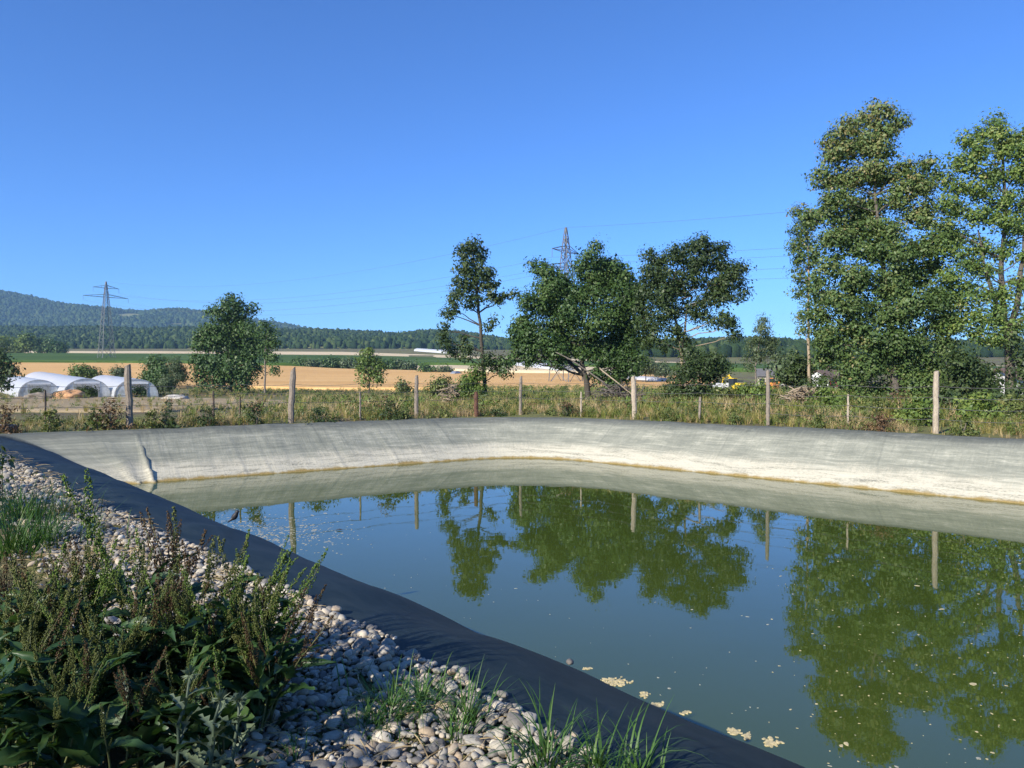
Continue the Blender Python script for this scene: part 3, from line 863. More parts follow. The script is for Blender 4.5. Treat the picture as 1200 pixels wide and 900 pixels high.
tree('young_tree', 'small feathery tree with upright twigs beside a tall post', 'tree', 42.0, (888, None),
     [(888, 474), (886, 445), (885, 430), (891, 395), (895, 376)],
     [(893, 376, 6, 8), (893, 384, 8, 10), (888, 395, 9, 9), (900, 396, 8, 10), (908, 400, 5, 7), (883, 408, 9, 8), (898, 410, 11, 8), (890, 420, 10, 7), (877, 420, 6, 6), (906, 416, 6, 6), (879, 432, 6, 6)],
     'leaf_willow', 'bark_grey', leaf=0.14, cr=0.28, cov=0.62, per=18, rad=0.1, seed=41, twigs=6, up=0.1, aspect=0.35)
tree('shrub', 'low bright bush at the foot of the feathery tree', 'shrub', 41.0, (880, None), None,
     [(872, 458, 10, 9), (885, 462, 12, 8), (895, 455, 7, 8)], 'leaf_bright', leaf=0.16, cr=0.35, cov=0.8, seed=42)
tree('shrub', 'rounded bush between the feathery tree and the tall maple', 'shrub', 41.5, (934, None), None,
     [(930, 422, 10, 9), (940, 434, 12, 11), (925, 436, 10, 10), (938, 448, 14, 9), (948, 428, 7, 8), (918, 446, 8, 8)], 'leaf_dark', leaf=0.18, cr=0.4, cov=0.85, seed=43)
tree('alder_tree', 'narrow sparse tree with pale straight trunk beside the tall maple', 'tree', 40.0, (949, None),
     [(949, 474), (948, 420), (947, 350), (946, 290), (944, 245)],
     [(938, 250, 13, 10), (948, 262, 12, 10), (934, 272, 12, 9), (945, 285, 15, 11), (930, 290, 8, 7), (938, 305, 13, 9), (952, 308, 8, 9), (934, 322, 9, 8), (944, 332, 10, 8), (936, 345, 8, 7), (946, 358, 8, 7), (938, 370, 7, 7), (942, 386, 7, 6)],
     'leaf_maple', 'bark_pale', leaf=0.14, cr=0.34, cov=0.55, per=24, rad=0.15, seed=51, topbrown=0.4)
# tall maple
tree('maple_tree', 'tallest tree, a dense maple with browning top leaves', 'tree', 37.7, (1050, None),
     [(1050, 490), (1046, 420), (1042, 380), (1034, 310), (1024, 230), (1026, 135)],
     [(1032, 132, 12, 8), (1018, 142, 14, 10), (1000, 150, 9, 8), (985, 160, 14, 10), (968, 166, 7, 7), (1040, 155, 11, 10), (1012, 165, 18, 12), (990, 180, 17, 12), (1030, 178, 18, 13), (1052, 145, 8, 5), (970, 188, 9, 6), (955, 208, 9, 6), (972, 212, 12, 8),
      (998, 208, 20, 14), (1028, 206, 20, 14), (1052, 200, 13, 10), (1068, 212, 11, 8), (1086, 196, 9, 7), (1095, 206, 6, 6), (1078, 222, 13, 9), (985, 236, 18, 13), (1018, 238, 22, 15), (1050, 234, 20, 14), (966, 248, 12, 9), (950, 258, 8, 7),
      (1000, 266, 22, 15), (1036, 268, 24, 16), (1070, 258, 18, 14), (1090, 246, 9, 9), (972, 282, 18, 14), (1006, 296, 24, 16), (1045, 300, 26, 17), (1080, 288, 18, 14), (970, 312, 16, 13), (1000, 326, 24, 16), (1040, 334, 26, 18), (1078, 322, 22, 16), (1100, 312, 11, 12),
      (962, 342, 15, 13), (990, 358, 22, 15), (1030, 366, 28, 18), (1072, 356, 26, 18), (1102, 346, 14, 14), (962, 370, 14, 12), (984, 388, 20, 14), (1018, 398, 24, 16), (1062, 394, 28, 18), (1098, 380, 18, 16), (1115, 372, 9, 10),
      (966, 398, 12, 11), (985, 416, 18, 12), (1012, 428, 22, 13), (1050, 430, 24, 14), (1088, 418, 20, 16), (1110, 404, 11, 12), (1000, 446, 18, 11), (1036, 456, 22, 12), (1075, 448, 22, 13), (1020, 470, 18, 9), (1062, 474, 22, 10), (1102, 440, 12, 14)],
     'leaf_maple', 'bark_mid', leaf=0.165, cr=0.42, cov=1.05, per=32, rad=0.36, seed=61, hollow=0.3, topbrown=0.55, fill=2)
tree('ash_tree', 'tall yellowing tree with open crown and thick grey trunk', 'tree', 37.0, (1184, None),
     [(1186, 492), (1184, 440), (1182, 405), (1176, 375), (1172, 320), (1178, 250), (1172, 160)],
     [(1162, 143, 7, 8), (1152, 158, 9, 8), (1168, 160, 11, 9), (1137, 166, 9, 8), (1185, 165, 10, 9), (1200, 158, 10, 9), (1145, 178, 13, 9), (1170, 182, 14, 10), (1195, 184, 14, 11), (1120, 192, 9, 7), (1133, 198, 12, 10), (1158, 204, 14, 10), (1184, 208, 15, 10), (1208, 205, 13, 12),
      (1112, 212, 7, 6), (1128, 222, 11, 9), (1150, 228, 14, 10), (1176, 234, 14, 10), (1202, 238, 15, 12), (1120, 248, 12, 10), (1142, 256, 14, 10), (1168, 262, 14, 10), (1195, 268, 13, 10), (1106, 268, 9, 8), (1126, 278, 13, 10), (1150, 288, 13, 10), (1176, 294, 12, 9), (1200, 300, 13, 10),
      (1115, 302, 10, 9), (1134, 312, 12, 9), (1158, 318, 11, 8), (1130, 336, 11, 8), (1150, 348, 12, 8), (1172, 342, 9, 7), (1195, 334, 12, 9), (1135, 368, 12, 8), (1152, 380, 11, 7), (1205, 365, 10, 9), (1225, 220, 16, 18), (1228, 270, 16, 16), (1225, 320, 14, 14), (1140, 390, 8, 7), (1222, 180, 13, 12), (1108, 236, 9, 9), (1102, 290, 10, 9), (1112, 325, 11, 10), (1122, 352, 12, 9), (1118, 380, 11, 9), (1170, 365, 11, 9), (1190, 385, 11, 9), (1160, 400, 12, 9)],
     'leaf_yellow', 'bark_mid', leaf=0.155, cr=0.42, cov=1.1, per=30, rad=0.42, seed=71, hollow=0.2, topbrown=0.2, fill=2,
     extra=[([(1182, 405), (1192, 380), (1205, 368)], 0.16, 0.05), ([(1180, 395), (1165, 350), (1152, 310), (1145, 270)], 0.15, 0.04), ([(1182, 400), (1194, 340), (1199, 280), (1201, 210)], 0.18, 0.05)])
tree('shrub', 'dark bushy undergrowth at the foot of the yellowing tree', 'shrub', 36.0, (1130, None), None,
     [(1118, 424, 16, 14), (1140, 432, 18, 13), (1162, 440, 15, 12), (1125, 448, 18, 12), (1150, 456, 18, 11), (1110, 462, 14, 10), (1135, 470, 18, 9), (1165, 462, 12, 10), (1200, 430, 8, 20), (1195, 400, 6, 14)], 'leaf_dark', leaf=0.19, cr=0.42, cov=0.8, seed=72)
tree('shrub', 'bright green bush just behind the wire beside the thick post', 'shrub', 25.0, (1075, None), None,
     [(1070, 482, 12, 10), (1084, 474, 10, 9), (1060, 490, 10, 7), (1088, 488, 9, 8), (1078, 468, 5, 6)], 'leaf_bright', leaf=0.13, cr=0.26, cov=0.75, seed=73)
tree('shrub', 'bright green bush behind the wire under the yellowing tree', 'shrub', 24.5, (1150, None), None,
     [(1140, 478, 14, 11), (1155, 486, 13, 9), (1130, 488, 11, 8), (1148, 466, 8, 8), (1165, 478, 8, 8)], 'leaf_bright', leaf=0.13, cr=0.26, cov=0.75, seed=74)
tree('shrub', 'leafy bush behind the wire at the edge of the picture', 'shrub', 25.5, (1192, None), None,
     [(1185, 476, 12, 9), (1200, 482, 14, 10), (1214, 474, 10, 10), (1180, 488, 10, 6)], 'leaf_weed', leaf=0.13, cr=0.26, cov=0.8, seed=75)
tree('shrub', 'mid-green bush in front of the tall maple trunk', 'shrub', 29.0, (1020, None), None,
     [(1012, 484, 14, 9), (1030, 478, 12, 9), (1044, 488, 11, 8), (1000, 490, 10, 6)], 'leaf_weed', leaf=0.14, cr=0.3, cov=0.7, seed=76)
tree('shrub', 'green bush beside the brush heap near the tall maple', 'shrub', 33.0, (975, None), None,
     [(968, 462, 10, 9), (982, 468, 12, 9), (975, 482, 12, 8)], 'leaf_bright', leaf=0.15, cr=0.32, cov=0.75, seed=77)

tree('shrub', 'dark bush before the white house, left of the maple', 'shrub', 38.0, (958, None), None,
     [(950, 456, 9, 9), (962, 450, 8, 10), (966, 466, 10, 9), (948, 470, 9, 8)], 'leaf_dark', leaf=0.17, cr=0.38, cov=0.8, seed=78)
tree('shrub', 'leafy bush between big dark bush and feathery tree', 'shrub', 41.0, (852, None), None,
     [(846, 462, 10, 8), (858, 466, 9, 7), (838, 470, 10, 6)], 'leaf_weed', leaf=0.16, cr=0.36, cov=0.8, seed=79)
tree('shrub', 'dark undergrowth right of the thick pale post', 'shrub', 33.0, (1112, None), None,
     [(1106, 470, 12, 10), (1120, 476, 13, 9), (1098, 482, 10, 8), (1175, 470, 12, 10), (1190, 462, 10, 12)], 'leaf_dark', leaf=0.17, cr=0.36, cov=0.8, seed=80)

# trees to the left, beyond the meadow
tree('lime_tree', 'big round dark tree standing in the meadow before the wheat', 'tree', 110.0, (271, None),
     [(271, 462), (270, 440), (269, 400), (268, 355)],
     [(268, 356, 12, 8), (260, 368, 14, 10), (280, 368, 13, 10), (250, 386, 13, 11), (270, 384, 18, 12), (290, 386, 14, 12), (240, 404, 12, 10), (260, 406, 18, 13), (284, 406, 18, 13), (298, 404, 9, 12), (236, 424, 11, 10), (252, 428, 16, 12), (276, 428, 20, 13), (296, 426, 11, 13), (240, 442, 11, 9), (262, 444, 16, 9), (286, 444, 13, 9)],
     'leaf_oak', leaf=0.42, cr=1.0, cov=0.95, per=26, rad=0.42, seed=81, fill=2)
tree('alder_tree', 'slim tree with bare stem next to the big round tree', 'tree', 105.0, (311, None),
     [(310, 464), (311, 440), (311, 410), (314, 380)],
     [(314, 381, 7, 6), (309, 392, 6, 6), (320, 394, 7, 6), (313, 404, 8, 7), (323, 404, 6, 5), (310, 416, 6, 6), (318, 420, 7, 6), (322, 432, 5, 6)],
     'leaf_oak', 'bark_grey', leaf=0.36, cr=0.8, cov=0.7, per=22, rad=0.26, seed=82)
tree('shrub', 'round bush beside the farthest-out plastic tunnel', 'shrub', 112.0, (186, None), None,
     [(184, 428, 11, 9), (176, 440, 9, 8), (192, 440, 12, 10), (186, 450, 14, 7)], 'leaf_oak', leaf=0.36, cr=0.85, cov=1.7, seed=83, fullness=1.2)
tree('willow_bush', 'grey-green upright bush touching the round bush', 'shrub', 108.0, (203, None), None,
     [(203, 428, 8, 9), (208, 440, 8, 9), (200, 448, 10, 8)], 'leaf_willow', leaf=0.36, cr=0.8, cov=1.8, seed=84, aspect=0.3)
tree('shrub', 'low round bush rising behind the middle plastic tunnel', 'shrub', 140.0, (100, None), None,
     [(97, 435, 9, 6), (106, 439, 8, 5), (92, 441, 7, 5)], 'leaf_bright', leaf=0.42, cr=1.0, cov=1.7, seed=85)
tree('shrub', 'small grey bush just beside the split thick post', 'shrub', 138.0, (138, None), None,
     [(138, 437, 6, 6), (142, 442, 5, 4)], 'leaf_willow', leaf=0.4, cr=0.9, cov=1.7, seed=86)
tree('ash_tree', 'dark leafy tree cut by the picture edge beside the tunnels', 'tree', 84.0, (-4, None),
     [(-4, 474), (-3, 450), (-2, 420)],
     [(0, 418, 9, 8), (-8, 428, 10, 9), (6, 430, 9, 7), (14, 436, 7, 5), (-4, 442, 12, 8), (4, 450, 6, 6)], 'leaf_dark', leaf=0.34, cr=0.75, cov=0.9, rad=0.2, seed=87)
tree('young_tree', 'small light green tree standing alone before the wheat field', 'tree', 98.0, (433, None),
     [(432, 464), (433, 448), (434, 430), (433, 412)],
     [(432, 414, 7, 5), (428, 423, 8, 6), (438, 423, 9, 7), (444, 430, 6, 6), (426, 433, 6, 6), (436, 436, 8, 5), (427, 446, 5, 6), (443, 443, 5, 7)], 'leaf_bright', leaf=0.34, cr=0.75, cov=0.8, rad=0.16, seed=88)
tree('shrub', 'spindly bush at the edge of the wheat left of a bare post', 'shrub', 96.0, (472, None), None,
     [(470, 452, 5, 6), (477, 456, 6, 5)], 'leaf_weed', leaf=0.3, cr=0.6, cov=0.8, seed=89)
tree('shrub', 'wide bush in front of the wheat left of the slender tree', 'shrub', 66.0, (517, None), None,
     [(508, 455, 9, 6), (520, 450, 11, 8), (530, 457, 9, 7), (515, 462, 14, 6)], 'leaf_weed', leaf=0.24, cr=0.5, cov=0.8, seed=90)
for i, (px, py, rx, rz, lab) in enumerate([
        (5, 403, 13, 8, 'left-hand far field tree at the picture edge'), (22, 405, 9, 7, 'second far field tree in the row, light green'), (36, 399, 8, 9, 'pointed tallest tree of the far field row'),
        (52, 404, 11, 8, 'broad dark tree of the far field row'), (67, 408, 8, 6, 'last low tree ending the far field row')]):
    tree('field_tree', lab, 'tree', 455, (px, None), [(px, 420), (px, 408), (px, 402)], [(px, py, rx, rz), (px - rx*0.5, py + 4, rx*0.6, rz*0.6), (px + rx*0.5, py + 5, rx*0.6, rz*0.6)], ['leaf_bright', 'leaf_bright', 'leaf_bright', 'leaf_oak', 'leaf_oak'][i], leaf=1.3, cr=2.4, cov=1.0, per=18, rad=0.4, seed=100 + i, group='trees in the far field row', limbs=False)
hed = [(352, 425, 10, 5), (371, 427, 11, 5), (391, 425, 11, 6), (412, 426, 11, 5), (455, 427, 12, 5), (476, 428, 12, 5), (500, 432, 10, 3.5), (522, 434, 10, 3)]
for i, (px, py, rx, rz) in enumerate(hed):
    words = ['first', 'second', 'third', 'fourth', 'fifth', 'sixth', 'seventh', 'eighth'][i]
    tree('hedge_bush', '%s bush from the big round tree in the field hedge' % words, 'hedge', 268 if i < 6 else 236, (px, None), None,
         [(px - rx*0.4, py, rx*0.75, rz), (px + rx*0.4, py + 1, rx*0.75, rz*0.9)], ['leaf_oak', 'leaf_willow'][i % 2], leaf=0.8, cr=1.4, cov=1.0, per=18, seed=120 + i, group='bushes of the field hedge')
for i, (px, py, rx, rz, D, lab, mt) in enumerate([
        (740, 431, 9, 8, 175, 'pale willow behind the gap between oak and flat-topped tree', 'leaf_willow'), (757, 428, 11, 9, 172, 'rounded willow left of the yellow machine', 'leaf_willow'), (775, 432, 9, 7, 180, 'low willow hidden behind the big dark bush', 'leaf_willow'),
        (843, 425, 10, 6, 190, 'distant tree above the yellow machine', 'leaf_oak'), (922, 428, 13, 15, 90, 'soft rounded tree behind the tall post', 'leaf_willow'), (985, 428, 16, 7, 190, 'distant tree behind the white house', 'leaf_oak'), (905, 436, 8, 7, 185, 'distant tree left of the white house', 'leaf_dark')]):
    tree('far_tree', lab, 'tree', D, (px, None), [(px, py + rz + 6), (px, py), (px, py - rz * 0.5)], [(px, py, rx, rz), (px - rx*0.5, py + 3, rx*0.6, rz*0.7), (px + rx*0.5, py + 3, rx*0.6, rz*0.7)], mt, leaf=0.55, cr=1.1, cov=1.0, per=20, rad=0.2, seed=140 + i, limbs=False)

# trees behind the viewpoint; their shade falls across the gravel and the near liner
def shade_tree(i, off, t, top, spread, name, label):
    rng = np.random.default_rng(300 + i); rr = random.Random(300 + i)
    p = NB * off + DB * t
    root = empty(name, (p.x, p.y, 1.33), 0, label, 'tree', 'trees behind the viewpoint')
    H = top - 1.33
    L = []
    for q in range(16):
        a = rr.uniform(0, 6.28); rd = rr.uniform(0.1, 0.9) * spread
        z = H * rr.uniform(0.38, 0.86)
        L.append(((rd*math.cos(a), rd*math.sin(a), z), (spread*0.38, spread*0.38, H*0.12)))
    C, O, T = clumps_in_lobes(rng, L, 0.42, 0.11, 0.2)
    V, Fq, t_ = leaves_np(rng, C, 20, np.full(len(C), 0.45), 0.2, O, 0.5, 0.55, T)
    np_obj('crown', V, Fq, M['leaf_oak'], root, tint=t_)
    mb = MB()
    tp = wiggle(rr, (0, 0, -0.3), (0.2, 0.1, H * 0.85), 6, 0.02)
    mb.tube(tp, [0.19 * (1 - 0.13 * k) for k in range(7)], 8)
    for (c, r) in L:
        mb.tube(wiggle(rr, tp[rr.choice((2, 3, 4))], c, 4, 0.06), [0.06, 0.05, 0.04, 0.025, 0.012], 5, False)
    mb.build('trunk', M['bark_grey'], root, True)
SH = [(-6.3, -31, 5.8, 2.2), (-6.0, -27, 5.8, 2.2), (-6.4, -23, 5.9, 2.2), (-6.0, -19.2, 6.0, 2.1), (-6.2, -15.5, 6.0, 2.1), (-5.9, -12, 5.9, 2.0), (-6.3, -8.5, 5.85, 2.0), (-6.0, -5.0, 5.65, 2.0), (-6.4, -1.6, 5.7, 2.0), (-6.1, 1.8, 6.1, 2.1), (-6.3, 5.4, 6.1, 2.1)]
for i, (o_, t_, top, sp) in enumerate(SH):
    shade_tree(i, o_, t_, top, sp, 'shade_tree', 'leafy tree in the row behind the viewpoint that shades the gravel bank')
# ------------------------------------------------------------------ plastic tunnels
def plastic_material():
    m, nt, bs, out = new_mat('milky_plastic_sheet')
    n = noise_tex(nt, coord(nt), 0.8, 5, 0.6)
    nt.links.new(ramp(nt, n, [(0.3, (0.74, 0.76, 0.77)), (0.7, (0.86, 0.87, 0.87))]), bs.inputs['Base Color'])
    bs.inputs['Roughness'].default_value = 0.3
    tr = nt.nodes.new('ShaderNodeBsdfTranslucent'); tr.inputs[0].default_value = (0.75, 0.78, 0.8, 1)
    tp = nt.nodes.new('ShaderNodeBsdfTransparent')
    m1 = nt.nodes.new('ShaderNodeMixShader'); m1.inputs[0].default_value = 0.3
    m2 = nt.nodes.new('ShaderNodeMixShader'); m2.inputs[0].default_value = 0.12
    nt.links.new(bs.outputs[0], m1.inputs[1]); nt.links.new(tr.outputs[0], m1.inputs[2])
    nt.links.new(m1.outputs[0], m2.inputs[1]); nt.links.new(tp.outputs[0], m2.inputs[2])
    nt.links.new(m2.outputs[0], out.inputs[0])
    bump(nt, bs, n, 0.3, 0.1)
    return m
M['plastic'] = plastic_material()
def clear_plastic():
    m, nt, bs, out = new_mat('clear_plastic_end')
    bs.inputs['Base Color'].default_value = (0.72, 0.76, 0.76, 1); bs.inputs['Roughness'].default_value = 0.3
    n = noise_tex(nt, coord(nt), 2.0)
    t_ = nt.nodes.new('ShaderNodeBsdfTransparent'); mx = nt.nodes.new('ShaderNodeMixShader')
    nt.links.new(maprange(nt, n, 0.3, 0.7, 0.3, 0.55), mx.inputs[0])
    nt.links.new(bs.outputs[0], mx.inputs[1]); nt.links.new(t_.outputs[0], mx.inputs[2]); nt.links.new(mx.outputs[0], out.inputs[0])
    return m
M['plastic_end'] = clear_plastic()
M['white'] = plain('white_paint', (0.75, 0.75, 0.73), 0.5, 0, 0.06)

def tunnel(name, label, front, back, width, height, door=True, seed=1, hoops=True, cat='plastic tunnel'):
    """front/back: base centre points (world Vectors)"""
    front = Vector(front); back = Vector(back)
    ax = back - front; L = ax.length
    ang = math.atan2(ax.y, ax.x)
    root = empty(name, front, ang, label, cat)
    dz = ax.z; Lh = math.hypot(ax.x, ax.y)
    rr = random.Random(seed)
    nS, nA = max(6, int(L / 2.0)), 14
    def arch(a, grow=0.0):
        c = math.cos(a); s = math.sin(a)
        return (-(width/2 + grow) * c, max(0.0, (height + grow) * s ** 0.8))
    V = []; 
    for i in range(nS + 1):
        t = i / nS
        for j in range(nA + 1):
            y, z = arch(math.pi * j / nA, rr.uniform(-0.03, 0.05) if 0 < i < nS else 0.02)
            sag = -0.05 * math.sin(math.pi * ((i * 1.0) % 1))
            V.append((Lh * t, y, z + dz * t))
    Fq = [(i*(nA+1)+j, i*(nA+1)+j+1, (i+1)*(nA+1)+j+1, (i+1)*(nA+1)+j) for i in range(nS) for j in range(nA)]
    np_obj('cover', V, np.array(Fq), M['plastic'], root, smooth=True)
    if hoops:
        for i in sorted(set(list(range(0, nS + 1, 3)) + [nS])):
            t = i / nS
            mb = MB().tube([(Lh*t, *(lambda q: (q[0], q[1] + dz*t))(arch(math.pi*j/10, -0.06))) for j in range(11)], 0.022, 5)
            mb.build('hoop', M['hoop_steel'], root, True)
    if door:
        # end wall with door opening
        dw, dh = width * 0.24, height * 0.78
        pts = [arch(math.pi * j / 20) for j in range(21)]
        vs = []; fs = []
        def fan(poly):
            o = len(vs); vs.extend([(0.04, y, z) for y, z in poly]); fs.append(tuple(range(o, o + len(poly))))
        leftp = [p for p in pts if p[0] <= -dw]; rightp = [p for p in pts if p[0] >= dw]; topp = [p for p in pts if -dw < p[0] < dw]
        zl = leftp[-1][1]
        fan([(-dw, 0.0)] + leftp); fan(rightp + [(dw, 0.0)])
        fan([(-dw, dh)] + [leftp[-1]] + topp + [rightp[0]] + [(dw, dh)])
        MB().add(vs, fs).build('end_sheet', M['plastic_end'], root)
        MB().box((0.0, 0, dh), (0.09, dw*2 + 0.3, 0.22)).build('door_header', M['white'], root)
        for sy in (-1, 1):
            MB().box((0.0, sy * dw, dh / 2 - 0.06), (0.07, 0.07, dh)).build('door_post', M['hoop_steel'], root)
    return root
def tp(px, D, dz=0.0):
    X = (px - 600) / F * D
    return Vector((X, D, terrf(X, D) + dz))
tunnel('plastic_tunnel', 'plastic tunnel with open end nearest the picture edge', tp(46, 96), tp(-6, 126), 4.6, 2.2, seed=1)
tunnel('plastic_tunnel', 'plastic tunnel in the middle with white flap over its doorway', tp(102, 95), tp(46, 132), 5.3, 2.4, seed=2)
tunnel('plastic_tunnel', 'plastic tunnel just behind the thick split post', tp(160, 96), tp(122, 124), 5.1, 2.35, seed=3)
tunnel('greenhouse', 'long white greenhouse seen under the oak branches', tp(664, 250), tp(612, 300), 6, 2.3, door=False, seed=4, hoops=False, cat='greenhouse')
tunnel('greenhouse', 'long pale greenhouse behind the fallen branches', tp(786, 176), tp(694, 215), 4, 1.5, door=False, seed=5, hoops=False, cat='greenhouse')
tunnel('greenhouse', 'distant grey greenhouse at the foot of the wood', tp(530, 520), tp(490, 560), 7, 2.2, door=False, seed=6, hoops=False, cat='greenhouse')
tree('tomato_row', 'green crop growing inside the middle tunnel doorway', 'crop row', 97.0, (101, None), None, [(94, 460, 5, 4), (103, 459, 6, 5), (110, 461, 4, 4)], 'leaf_bright', leaf=0.3, cr=0.6, cov=0.9, seed=151)
tree('tomato_row', 'green crop inside the tunnel behind the thick post', 'crop row', 98.0, (161, None), None, [(157, 460, 4, 4), (164, 458, 5, 5), (169, 461, 4, 4)], 'leaf_oak', leaf=0.3, cr=0.6, cov=0.9, seed=152)
tree('tomato_row', 'crop inside the tunnel nearest the picture edge', 'crop row', 99.5, (43, None), None, [(38, 459, 5, 4), (46, 460, 5, 4)], 'leaf_bright', leaf=0.3, cr=0.6, cov=0.8, seed=153)

def heap(name, label, px, D, w, h, mat, seed):
    V, Fc = ico(4)
    p = tp(px, D)
    W = []
    for q in V:
        v = Vector(q)
        k = 1 + 0.3 * mnoise.noise(v * 2 + Vector((seed, 0, 0))) + 0.12 * mnoise.noise(v * 6)
        W.append((v.x * w / 2 * k, v.y * w * 0.4 * k, max(-0.3, v.z) * h * k))
    o = np_obj(name, W, Fc, mat, smooth=True)
    o.location = p
    return tag(o, label, 'heap')
M['sand'] = plain('orange_sand', (0.55, 0.30, 0.14), 0.95, 0, 0.3, 3)
M['rubble'] = plain('pale_rubble', (0.45, 0.42, 0.36), 0.95, 0, 0.35, 4)
heap('sand_heap', 'orange sand heap in front of the middle tunnel', 79, 88, 4.2, 1.0, M['sand'], 3)
heap('rubble_heap', 'low pale rubble heap beside the round bush', 206, 84, 3.0, 0.5, M['rubble'], 5)
heap('soil_heap', 'grey soil heap left of the orange sand', 47, 90, 3.4, 0.7, plain('grey_soil', (0.2, 0.17, 0.13), 0.95, 0, 0.3, 3), 7)

# ------------------------------------------------------------------ pylons and cables
LINE = Vector((199, -167)).normalized()
def pylon(px, D, top_py, base_z, arms, label, X=None, topz=None):
    X = (px - 600) / F * D if X is None else X
    H = (EYE - (top_py - HZ) / F * D if topz is None else topz) - base_z
    ang = math.atan2(LINE.y, LINE.x) + math.pi / 2
    root = empty('lattice_pylon', (X, D, base_z), ang, label, 'pylon', 'lattice pylons of the power line')
    b = H * 0.075
    def hw(t): return b * (1 - t) ** 0.8 * 0.85 + b * 0.15 * (1 - t) + 0.12
    legs = [0, 0.14, 0.27, 0.39, 0.5, 0.6, 0.68, 0.755, 0.82, 0.88, 0.94, 1.0]
    for sx in (-1, 1):
        for sy in (-1, 1):
            MB().tube([(sx*hw(t), sy*hw(t), t*H) for t in legs], 0.13, 4).build('leg', M['steel'], root)
    mb = MB()
    for a, c in zip(legs[:-1], legs[1:]):
        for (ux, uy, vx, vy) in ((-1,-1,1,-1), (1,-1,1,1), (1,1,-1,1), (-1,1,-1,-1)):
            mb.tube([(ux*hw(a), uy*hw(a), a*H), (vx*hw(c), vy*hw(c), c*H)], 0.075, 3)
            mb.tube([(vx*hw(a), vy*hw(a), a*H), (ux*hw(c), uy*hw(c), c*H)], 0.075, 3)
            mb.tube([(ux*hw(a), uy*hw(a), a*H), (vx*hw(a), vy*hw(a), a*H)], 0.06, 3)
    mb.build('bracing', M['steel'], root)
    tips = [root.matrix_basis @ Vector((0, 0, H))]
    for (t, half) in arms:
        am = MB(); w = hw(t)
        for s in (-1, 1):
            for sy in (-1, 1):
                am.tube([(s*w, sy*w, t*H), (s*half, 0, t*H + 0.1)], 0.09, 3)
                am.tube([(s*w, sy*w, t*H + H*0.035), (s*half, 0, t*H + 0.1)], 0.09, 3)
            for q in (0.3, 0.6):
                am.tube([(s*(w + (half-w)*q), w*(1-q), t*H), (s*(w + (half-w)*q), -w*(1-q), t*H + H*0.035*(1-q))], 0.05, 3)
        am.build('cross_arm', M['steel'], root)
        for s in (-1, 1):
            MB().tube([(s*half, 0, t*H + 0.1), (s*half, 0, t*H - 1.9)], 0.06, 5).build('insulator', M['steel'], root)
            tips.append(root.matrix_basis @ Vector((s*half, 0, t*H - 1.9)))
    return tips
bpy.context.view_layer.update()
def rooted(px, D): return terrf((px-600)/F*D, D)
T1 = pylon(125, 345, 330, rooted(125, 345), ((0.80, 9.8), (0.915, 5.6)), 'smaller lattice pylon in the fields before the wooded ridge')
T2 = pylon(663, 178, 267, rooted(663, 178), ((0.735, 8.2), (0.845, 5.4)), 'taller lattice pylon rising behind the oak')
T3 = pylon(0, 20, 0, 1.3, ((0.735, 8.2), (0.845, 5.4)), 'lattice pylon carrying the cables on out of the picture', X=203, topz=40)
def cable(a, b, sag, lab):
    pts = []
    for i in range(25):
        t = i / 24
        p = a.lerp(b, t); p.z -= sag * 4 * t * (1 - t)
        pts.append(p)
    tag(MB().tube(pts, 0.022, 4).build('power_cable', M['cable']), lab, 'cable', 'power cables')
def by_row(A, B, t, sag):
    """cable order from the top, as seen at the fraction t of the span"""
    row = []
    for k in range(5):
        p = A[k].lerp(B[k], t); p.z -= sag * 4 * t * (1 - t)
        row.append((HZ - F * (p.z - EYE) / p.y, k))
    return [k for _, k in sorted(row)]
WORDS = ['topmost', 'second', 'third', 'fourth', 'lowest']
for w_, k in zip(WORDS, by_row(T1, T2, 0.5, 7.0)):
    cable(T1[k], T2[k], 7.0, '%s from the top of the thin cables between the two pylons' % w_ if w_ not in ('topmost', 'lowest') else '%s of the thin cables between the two pylons' % w_)
for w_, k in zip(WORDS, by_row(T2, T3, 0.2, 6.0)):
    cable(T2[k], T3[k], 6.0, '%s from the top of the cables from taller pylon to tall maple' % w_ if w_ not in ('topmost', 'lowest') else '%s of the cables from taller pylon to tall maple' % w_)

# ------------------------------------------------------------------ fence
def fence_D(px, off=3.2):
    r = (px - 600) / F
    a = (23.17 + off) / (0.836 - 0.549 * r); b = (20.92 + off) / (0.684 * r + 0.73)
    return max(a, b) if False else (a if px < 612 else b)
froot = empty('pasture_fence', (at(612, 485, fence_D(612)).x, fence_D(612), 1.33), 0, 'old wooden post and wire fence running behind the pond banks', 'fence')
fo = froot.location
POSTS = [  # px, top, width px, kind, lean, tip
    (53, 457, 2.6, 'wood_dark', 0.0), (151, 428, 8.0, 'wood_post', -0.03), (250, 458, 2.4, 'wood_dark', 0.0), (281, 465, 2.0, 'wood_dark', 0.03), (342, 433, 7.0, 'wood_post', 0.05), (422, 459, 2.4, 'wood_post', 0.0), (488, 440, 4.8, 'wood_post', 0.0),
    (558, 459, 5.0, 'rust', 0.0), (610, 441, 3.6, 'wood_post', 0.03), (681, 459, 2.4, 'wood_pale', 0.0), (743, 441, 6.0, 'wood_pale', -0.04), (820, 465, 3.0, 'wood_post', 0.05), (900, 434, 4.6, 'wood_post', -0.01), (994, 462, 2.6, 'wood_pale', 0.0), (1097, 435, 6.4, 'wood_pale', 0.0), (1215, 440, 6.0, 'wood_post', 0.0), (-30, 440, 6.0, 'wood_post', 0.0)]
post_xy = []
